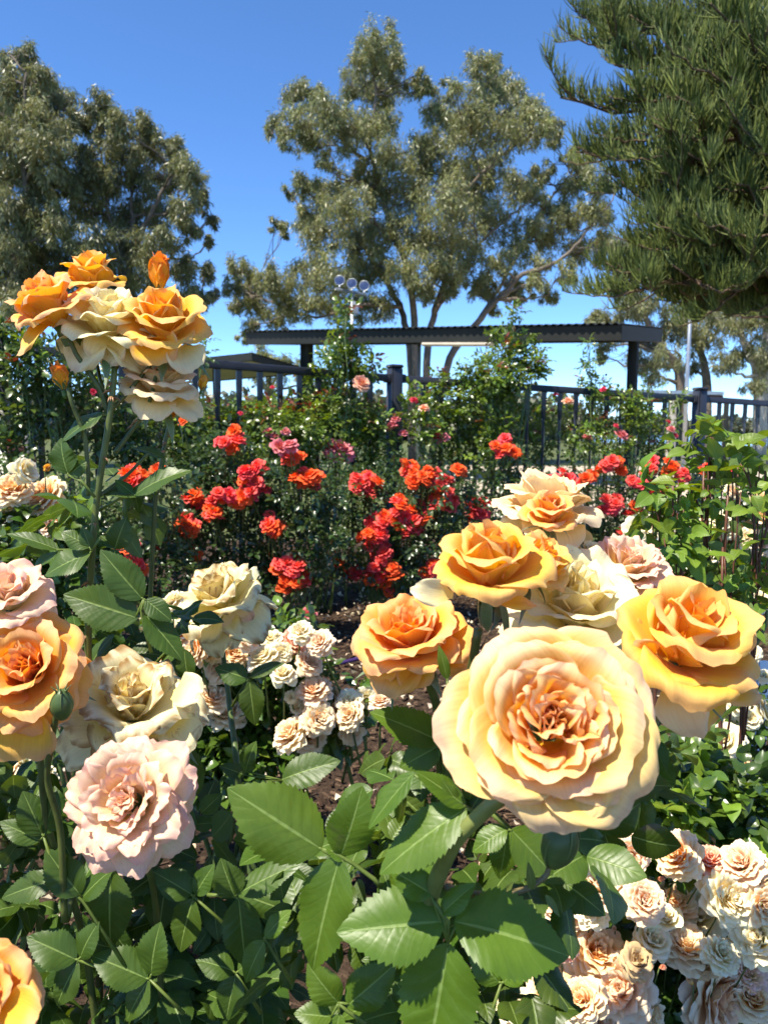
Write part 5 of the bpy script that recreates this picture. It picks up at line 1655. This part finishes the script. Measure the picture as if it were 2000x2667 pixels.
# ---------------------------------------------------------------- right bush
bpR = at(1150, 2600, 0.62)
RB = thing('rose_bush', (bpR.x, bpR.y, 0), 'foreground rose bush at the right with one very large open cream orange rose', 'rose bush')
cane(RB, [(1030, 3900, .60), (1060, 2640, .54), (1115, 2340, .50), (1180, 2190, .47), (1275, 2098, .455), (1360, 2040, .45)], .5, .0060, .0044, col=(0.15, 0.17, 0.05), top=(0.21, 0.24, 0.06), seed=21, sides=12)
cane(RB, [(1160, 2310, .50), (1240, 2330, .51), (1310, 2333, .51), (1380, 2312, .52), (1425, 2280, .52), (1436, 2225, .52)], .51, .0023, .0018, col=(0.20, 0.16, 0.07), seed=22)
cane(RB, [(1110, 3600, .80), (1140, 2600, .74), (1150, 2050, .68), (1140, 1840, .65), (1110, 1760, .63)], .7, .005, .0035, seed=23)
cane(RB, [(1150, 2100, .68), (1210, 1850, .62), (1245, 1640, .585)], .6, .0042, .0036, seed=24)
cane(RB, [(1150, 3500, .80), (1240, 2700, .78), (1420, 2250, .72), (1620, 1960, .62), (1760, 1800, .56)], .6, .005, .0035, seed=25)
cane(RB, [(1170, 3500, .85), (1260, 2600, .82), (1440, 2150, .76), (1510, 1680, .66)], .7, .005, .0035, seed=26)
cane(RB, [(1440, 2150, .76), (1540, 1900, .74), (1600, 1650, .72), (1640, 1520, .72)], .82, .0035, .0025, seed=27)
cane(RB, [(1440, 2150, .76), (1470, 1650, .73), (1430, 1440, .71)], .8, .004, .003, seed=28)
cane(RB, [(1600, 2900, 1.35), (1730, 2250, 1.32), (1785, 2060, 1.3), (1780, 1960, 1.28), (1775, 1860, 1.25)], 1.3, .003, .0026, col=(0.13, 0.10, 0.04), seed=29)

hero_bloom(RB, 1436, 1880, .445, 243, 'open', 'hero', (-.04, -.88, .50), 101, .7, 'very large open rose, pale cream orange with a crowded heart', res=(25, 25), calyx=100, off=0.25)
hero_bloom(RB, 1068, 1645, .62, 152, 'cup', 'orange', (-.14, -.42, .9), 102, 1.9, 'orange bloom left of the largest rose', res=(21, 21))
hero_bloom(RB, 1275, 1470, .56, 165, 'goblet', 'gold', (-.05, -.32, .95), 103, .9, 'upright golden bloom behind the largest rose', calyx=165, res=(21, 21))
hero_bloom(RB, 1395, 1470, .60, 110, 'goblet', 'gold', (.35, -.35, .85), 104, .2, 'second golden bloom close behind the upright golden one', res=(17, 17))
hero_bloom(RB, 1500, 1560, .63, 185, 'loose', 'cream', (.05, -.45, .9), 105, 2.2, 'cream bloom behind the largest rose', mat='petal_old', brown=0.1, res=(19, 19))
hero_bloom(RB, 1795, 1665, .53, 200, 'goblet', 'gold', (.12, -.50, .86), 106, 1.4, 'large golden bloom at the right with long hanging petals', res=(23, 23))
hero_bloom(RB, 1640, 1462, .69, 118, 'full', 'pink', (.12, -.52, .85), 107, .5, 'pink rosette behind the cream bloom', res=(15, 15))
hero_bloom(RB, 1425, 1305, .71, 142, 'cup', 'pale', (.10, -.10, 1), 108, .9, 'pale peach bloom, highest of the right bush', res=(17, 17))
hero_bloom(RB, 1432, 1338, .64, 78, 'goblet', 'orange', (-.02, -.38, .92), 109, 1.2, 'half open orange bloom in front of the pale peach bloom', res=(15, 15))
loose_petal(RB, (1180, 1550, .55), (1075, 1535, .54), 75, .55, 'cream', 111, (0.2, -.95, .1), roll=50)
loose_petal(RB, (1000, 1700, .615), (985, 1775, .61), 110, .61, 'gold', 121, (-.2, -.95, .1))
loose_petal(RB, (1075, 1710, .61), (1085, 1795, .605), 120, .61, 'apricot', 122, (.1, -.95, .1))
loose_petal(RB, (1740, 1770, .52), (1812, 1925, .51), 140, .52, 'pale', 112, (-.5, -.8, .2), roll=35)
loose_petal(RB, (1800, 1770, .53), (1850, 1900, .53), 150, .53, 'gold', 113, (.2, -.9, .2))
loose_petal(RB, (1800, 1770, .53), (1985, 1782, .53), 150, .53, 'apricot', 114, (.1, -.6, .7), roll=35)
loose_petal(RB, (1700, 1720, .53), (1645, 1690, .52), 110, .53, 'apricot', 115, (-.5, -.7, .3))
loose_petal(RB, (1240, 1545, .545), (1395, 1570, .55), 90, .55, 'gold', 116, (0, -.4, .9))

# spent flower head, crumpled petals and the fat green bud
r = np.random.default_rng(95)
mb = MB()
c = np.array(tuple(at(1497, 1410, .76)))
for _ in range(70):
    dv = unit(np.array([r.normal() * 0.9, r.normal() * 0.6 - 0.2, 0.6 + r.normal() * 0.5]))
    e = c + dv * r.uniform(0.008, 0.016)
    mb.tube([c, (c + e) / 2 + r.normal(size=3) * 0.001, e], [0.0004, 0.0004, 0.0007], 4, (0.28 * r.uniform(.6, 1.3), 0.16, 0.06))
mb.build('spent_head', M['stem'], RB)
hero_bloom(RB, 1535, 1445, .70, 52, 'loose', 'white', (.2, -.5, .8), 119, .3, 'crumpled white petals of a spent bloom', mat='petal_old', res=(11, 11), calyx=0, keep=0.6)
green_bud(RB, (1457, 2195, .515), .0125, (0.25, -0.1, 1.0))
mb = MB()
for b, e in (((1385, 2318), (1378, 2250)), ((1420, 2330), (1460, 2390)), ((1310, 2330), (1335, 2300))):
    P, uv = leaflet_grid(5, 12, 0.30, 0, 0.3, 0.3, 0)
    B_, T_ = px3(b, .515), px3(e, .51)
    mb.scatter(grid_tmpl(P, uv), B_[None], leaf_frames(unit(T_ - B_)[None], np.array([[0, -.8, .5]]), np.array([np.linalg.norm(T_ - B_)])), np.array([[0.13, 0.18, 0.05]]))
mb.build('stipule', M['leaf'], RB)

LEAVES_R = [
    ([((838, 2212), (592, 2052), .60, (-.2, -.66, .7)), ((888, 2228), (944, 2046), .62, (.1, -.75, .65)), ((885, 2232), (815, 2528), .47, (-.1, -.72, .65)), ((898, 2240), (846, 2205), .5)], [(990, 2310), (975, 2290), (920, 2250), (880, 2226), (838, 2212)], .52),
    ([((1215, 2105), (988, 2278), .46, (-.25, -.6, .75)), ((1212, 2100), (1080, 2008), .42, (0, -.5, .85)), ((1078, 2012), (960, 2160), .34, (-.3, -.5, .8)), ((1190, 2090), (1150, 2030), .5)], [(1238, 2118), (1215, 2103)], .47),
    ([((1156, 2400), (876, 2428), .62, (-.05, -.72, .68)), ((1182, 2400), (1482, 2492), .62, (.1, -.75, .66)), ((1168, 2455), (1110, 2790), .58, (0, -.75, .66)), ((1125, 2330), (1012, 2262), .6), ((1150, 2380), (1240, 2300), .5)], [(1130, 2345), (1150, 2380), (1168, 2402), (1166, 2455)], .49),
    ([((1150, 1935), (962, 1855), .52, (-.1, -.5, .85)), ((1148, 1940), (1040, 2000), .6, (-.2, -.8, .5)), ((1150, 1930), (1120, 1990), .5)], [(1160, 2060), (1150, 1938)], .66),
    ([((882, 2612), (800, 2508), .60, (-.1, -.8, .5)), ((905, 2618), (1032, 2508), .62, (.1, -.8, .5)), ((865, 2650), (765, 2640), .62), ((885, 2640), (870, 2750), .6)], [(1000, 2700), (900, 2630), (882, 2612)], .56),
    ([((1080, 2330), (1010, 2250), .6), ((1085, 2335), (990, 2360), .55), ((1090, 2330), (1150, 2250), .55)], [(1110, 2440), (1085, 2335)], .56),
    ([((1330, 2160), (1440, 2280), .62, (.2, -.8, .5)), ((1320, 2165), (1300, 2290), .6, (0, -.85, .45)), ((1320, 2160), (1230, 2220), .6)], [(1270, 2110), (1322, 2160)], .56),
    ([((1560, 2170), (1640, 2110), .62)], [(1520, 2260), (1560, 2172)], .75),
    ([((690, 2440), (760, 2370), .5), ((690, 2450), (640, 2560), .56)], [(760, 2560), (690, 2445)], .62),
    ([((1165, 1770), (1142, 1680), .3, (0, -.9, .2))], [(1170, 1850), (1165, 1772)], .58),
    ([((1300, 2560), (1220, 2470), .6), ((1310, 2560), (1390, 2480), .6)], [(1260, 2700), (1305, 2560)], .6),
]
for i, (lf, ra, d) in enumerate(LEAVES_R):
    hero_leaf(RB, lf, ra, d, (0.090, 0.16, 0.014), 40 + i)
r = np.random.default_rng(92)
mb = MB()
B = [(at(px, py, d), rp / FPX * d, w) for (px, py, rp, d, w) in ((1060, 2200, 70, .68, .7), (960, 2320, 90, .66, .8), (1000, 2560, 120, .64, 1), (1250, 2250, 90, .66, .8), (1330, 2380, 90, .66, .8), (1180, 2640, 120, .62, 1), (850, 2420, 90, .7, .8), (780, 2300, 70, .76, .6), (1120, 2010, 60, .72, .5), (1420, 2150, 70, .66, .5),
                                                                 (1100, 2900, 200, .62, 1.2), (1020, 1960, 50, .74, .4), (1560, 1980, 60, .78, .4), (1650, 1900, 60, .8, .4), (1750, 1980, 50, .85, .35), (1480, 2080, 60, .75, .4))]
bush_leaves(mb, B, r, 0.042, (0.065, 0.118, 0.016), HI, 8.0, True, (1, 0.8, 0.9))
mb.build('foliage', M['leaf'], RB)
